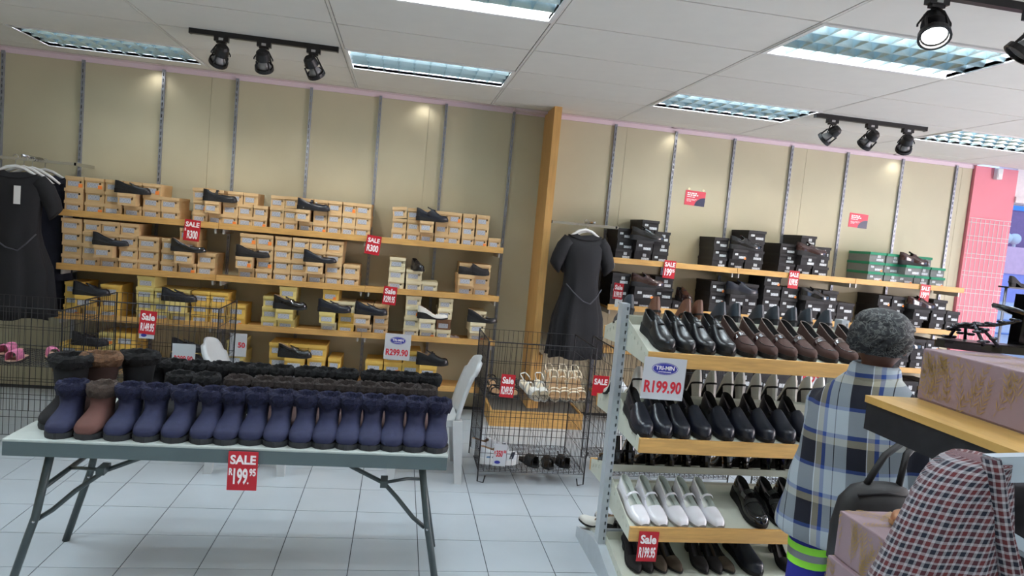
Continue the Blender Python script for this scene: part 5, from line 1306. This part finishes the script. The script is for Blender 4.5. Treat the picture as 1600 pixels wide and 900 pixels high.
# bonnet
hb = MB(); n = 30; rows = []
for j in range(1, 17):
    a = PI*j/17*.80; row = []
    for k in range(n):
        th = 2*PI*k/n; rr = .118*math.sin(a)**.8; w_ = .0 if j < 5 else .012*math.sin(k*2.3+j*1.7)+.009*math.sin(k*3.9-j*2.3)
        row.append(hc+UP*(.022+.098*math.cos(a))+rdir*math.cos(th)*(rr+w_)*.94+fdir*(math.sin(th)*(rr+w_)*1.02-.006))
    rows.append(row)
hb.loft(rows, True)
def camo():
    mt = bpy.data.materials.new('charcoal_patterned_jersey'); mt.use_nodes = True; nt = mt.node_tree; b = nt.nodes['Principled BSDF']; b.inputs['Roughness'].default_value = .8
    tc = nt.nodes.new('ShaderNodeTexCoord'); nz = nt.nodes.new('ShaderNodeTexNoise'); nz.inputs['Scale'].default_value = 30; nz.inputs['Detail'].default_value = 2; nz.inputs['Distortion'].default_value = 1.6
    nt.links.new(tc.outputs['Object'], nz.inputs['Vector']); rp = nt.nodes.new('ShaderNodeValToRGB'); e = rp.color_ramp.elements
    e[0].position = .42; e[0].color = lin((34,36,40)); e[1].position = .5; e[1].color = lin((52,55,59)); q = e.new(.56); q.color = lin((108,110,108)); q = e.new(.61); q.color = lin((30,32,36))
    nt.links.new(nz.outputs['Fac'], rp.inputs[0]); nt.links.new(rp.outputs[0], b.inputs['Base Color']); return mt
obj('bonnet', hb, camo(), person, smooth=True)
cr = MB().ball(hc+UP*.075+fdir*-.012, .098,.1,.058, 24, 12); obj('bonnet_crown', cr, bpy.data.materials['charcoal_patterned_jersey'], person, smooth=True)
# handbag
bc = atD(1368, 800, 2.28)
bag = thing('handbag', 'black shoulder bag hanging at the hip of the plaid jacket', 'bag', bc)
r = []
for z_, a_w, b_w in ((-.17,.13,.05),(-.16,.15,.06),(-.05,.15,.065),(.04,.135,.055),(.085,.1,.035),(.1,.06,.015)):
    r.append([Vector((a_w*math.copysign(abs(math.cos(2*PI*k/24))**.6, math.cos(2*PI*k/24)), b_w*math.sin(2*PI*k/24), z_)) for k in range(24)])
m_bag = M('black_nylon', (24,24,26), .6, var=.15, scale=12)
obj('bag_body', MB().loft(r, True), m_bag, bag, smooth=True)
obj('zip', MB().tube([(-.1,-.036,.07),(0,-.042,.08),(.1,-.036,.07)], .004, 6), m_slot, bag, smooth=True)
sh_ = PO+RS+UP*.075-bc
obj('strap', MB().tube([Vector((-.06,0,.07)), Vector((-.02,-.03,.2)), sh_+Vector((-.02,-.08,-.1)), sh_+Vector((-.01,-.02,.01))], .011, 8), m_bag, bag, smooth=True)
obj('strap', MB().tube([Vector((.07,0,.07)), Vector((.075,-.01,.2)), sh_+Vector((.03,-.05,-.12)), sh_+Vector((.01,.0,.01))], .011, 8), m_bag, bag, smooth=True)

# ------------------------------------------------------------------ pier details and the street outside
gw = thing('wire_grid_panel', 'white wire grid panel fixed on the pink pier', 'wire grid', (6.07, 6.41, 0))
for i in range(9): obj('upright_wire', MB().tube([(-.22+.055*i,0,.9),(-.22+.055*i,0,2.28)], .003, 5), m_white, gw)
for i in range(8):
    for dz in (0,.045): obj('cross_wire', MB().tube([(-.25,-.005,.95+.185*i+dz),(.25,-.005,.95+.185*i+dz)], .003, 5), m_white, gw)
sp0 = atY(1559, 272, 6.43)
se = thing('alarm_sensor', 'small white alarm sensor high on the pink pier', 'sensor', sp0)
obj('case', MB().box(-.035,.035,-.035,.02,-.06,.06), m_white, se, bevel=.012); obj('lens', MB().box(-.024,.024,-.039,-.034,-.045,.0), M('sensor_lens', (236,232,228), .5), se)
st0 = atY(1590, 449, 5.6)
sd2 = thing('shoe_stand', 'thin grey shoe display stand beside the shop front window', 'display stand', (st0.x, 5.6, 0))
obj('post', MB().tube([(-.12,0,.01),(-.12,0,st0.z-.012)], .012, 8), M('stand_grey', (120,120,128), .4, .5), sd2, smooth=True)
obj('top_plate', MB().box(-.15,.15,-.06,.06,st0.z-.014,st0.z), m_black, sd2); obj('base', MB().tube([(-.12,0,0),(-.12,0,.012)], .14, 24), m_black, sd2)
use(SH['court'], loc=(st0.x+.0, 5.6, st0.z), rot=.2, label='dark court shoe on the stand beside the shop front window')
pv = struct('ground_street', MB().box(4.5, 24, 6.9, 24, -.1, -.02), M('street_paving', (186,180,178), .8, scale=2))
YB = 12.0
def py(y, x=1590): return atY(x, y, YB).z
x0b = atY(1545, 400, YB).x; x1b = x0b+9
bl = thing('street_building', 'mauve and pink street building seen past the pink pier', 'building', (x0b, YB, 0))
def slab(nm, y_a, y_b, mt, x_a=0, x_b=9, dy=0., th=.3, par=None):
    return obj(nm, MB().box(x_a, x_b, dy, dy+th, py(y_b), py(y_a)), mt, par or bl)
slab('blue_panel', 283, 329, M('shop_blue', (92,158,240), .5))
slab('mauve_wall', 329, 400, M('mauve_wall', (150,116,152), .7), dy=.02)
slab('pink_parapet', 388, 429, M('pale_pink_wall', (250,196,210), .7), dy=-.4, th=.3)
slab('lilac_poster', 429, 472, M('lilac_poster', (172,168,228), .6), dy=-.38, th=.3)
slab('white_wall', 472, 545, M('white_wall', (226,226,236), .6), dy=-.36, th=.3)
slab('lower_wall', 545, 700, M('grey_wall', (196,196,206), .6), dy=-.34, th=.3)
xp = atY(1577, 450, YB).x-x0b; slab('yellow_strip', 426, 470, M('yellow_strip', (250,210,70), .5), xp, xp+.12, -.43, .04)
pg = MB(); pz = (py(440)+py(462))/2
for i in range(7):
    cx_ = xp+.45+.28*i; pg.tube([(cx_+.1*math.cos(a)*(1 if i % 2 else .6), -.385, pz+.08*math.sin(a+i)) for a in np.linspace(0, 5.2, 12)], .008, 4)
obj('poster_doodles', pg, M('doodle_ink', (90,74,130), .6), bl)
for i, yy in enumerate((484,500,520)): obj('railing', MB().tube([(0,-.42,py(yy)),(9,-.42,py(yy))], .02, 6), M('rail_blue_grey', (130,150,200), .5), bl)
for i, xx in enumerate((1574,1588)):
    q = atY(xx, 380, YB-.3); gl = thing('globe_lamp', 'white globe lamp on the pink parapet outside, '+('nearer' if i == 0 else 'farther from')+' the pier', 'lamp', (q.x, YB-.25, py(388)))
    obj('globe', MB().ball((0,0,.16), .11,.11,.11, 14, 9), m_white, gl, smooth=True); obj('stem', MB().tube([(0,0,-.005),(0,0,.08)], .03, 8), m_white, gl)
for pr_ in list(PROTO.values())+list(SH.values()):
    if pr_.name not in USED:
        for ch in list(pr_.children_recursive): bpy.data.objects.remove(ch)
        bpy.data.objects.remove(pr_)
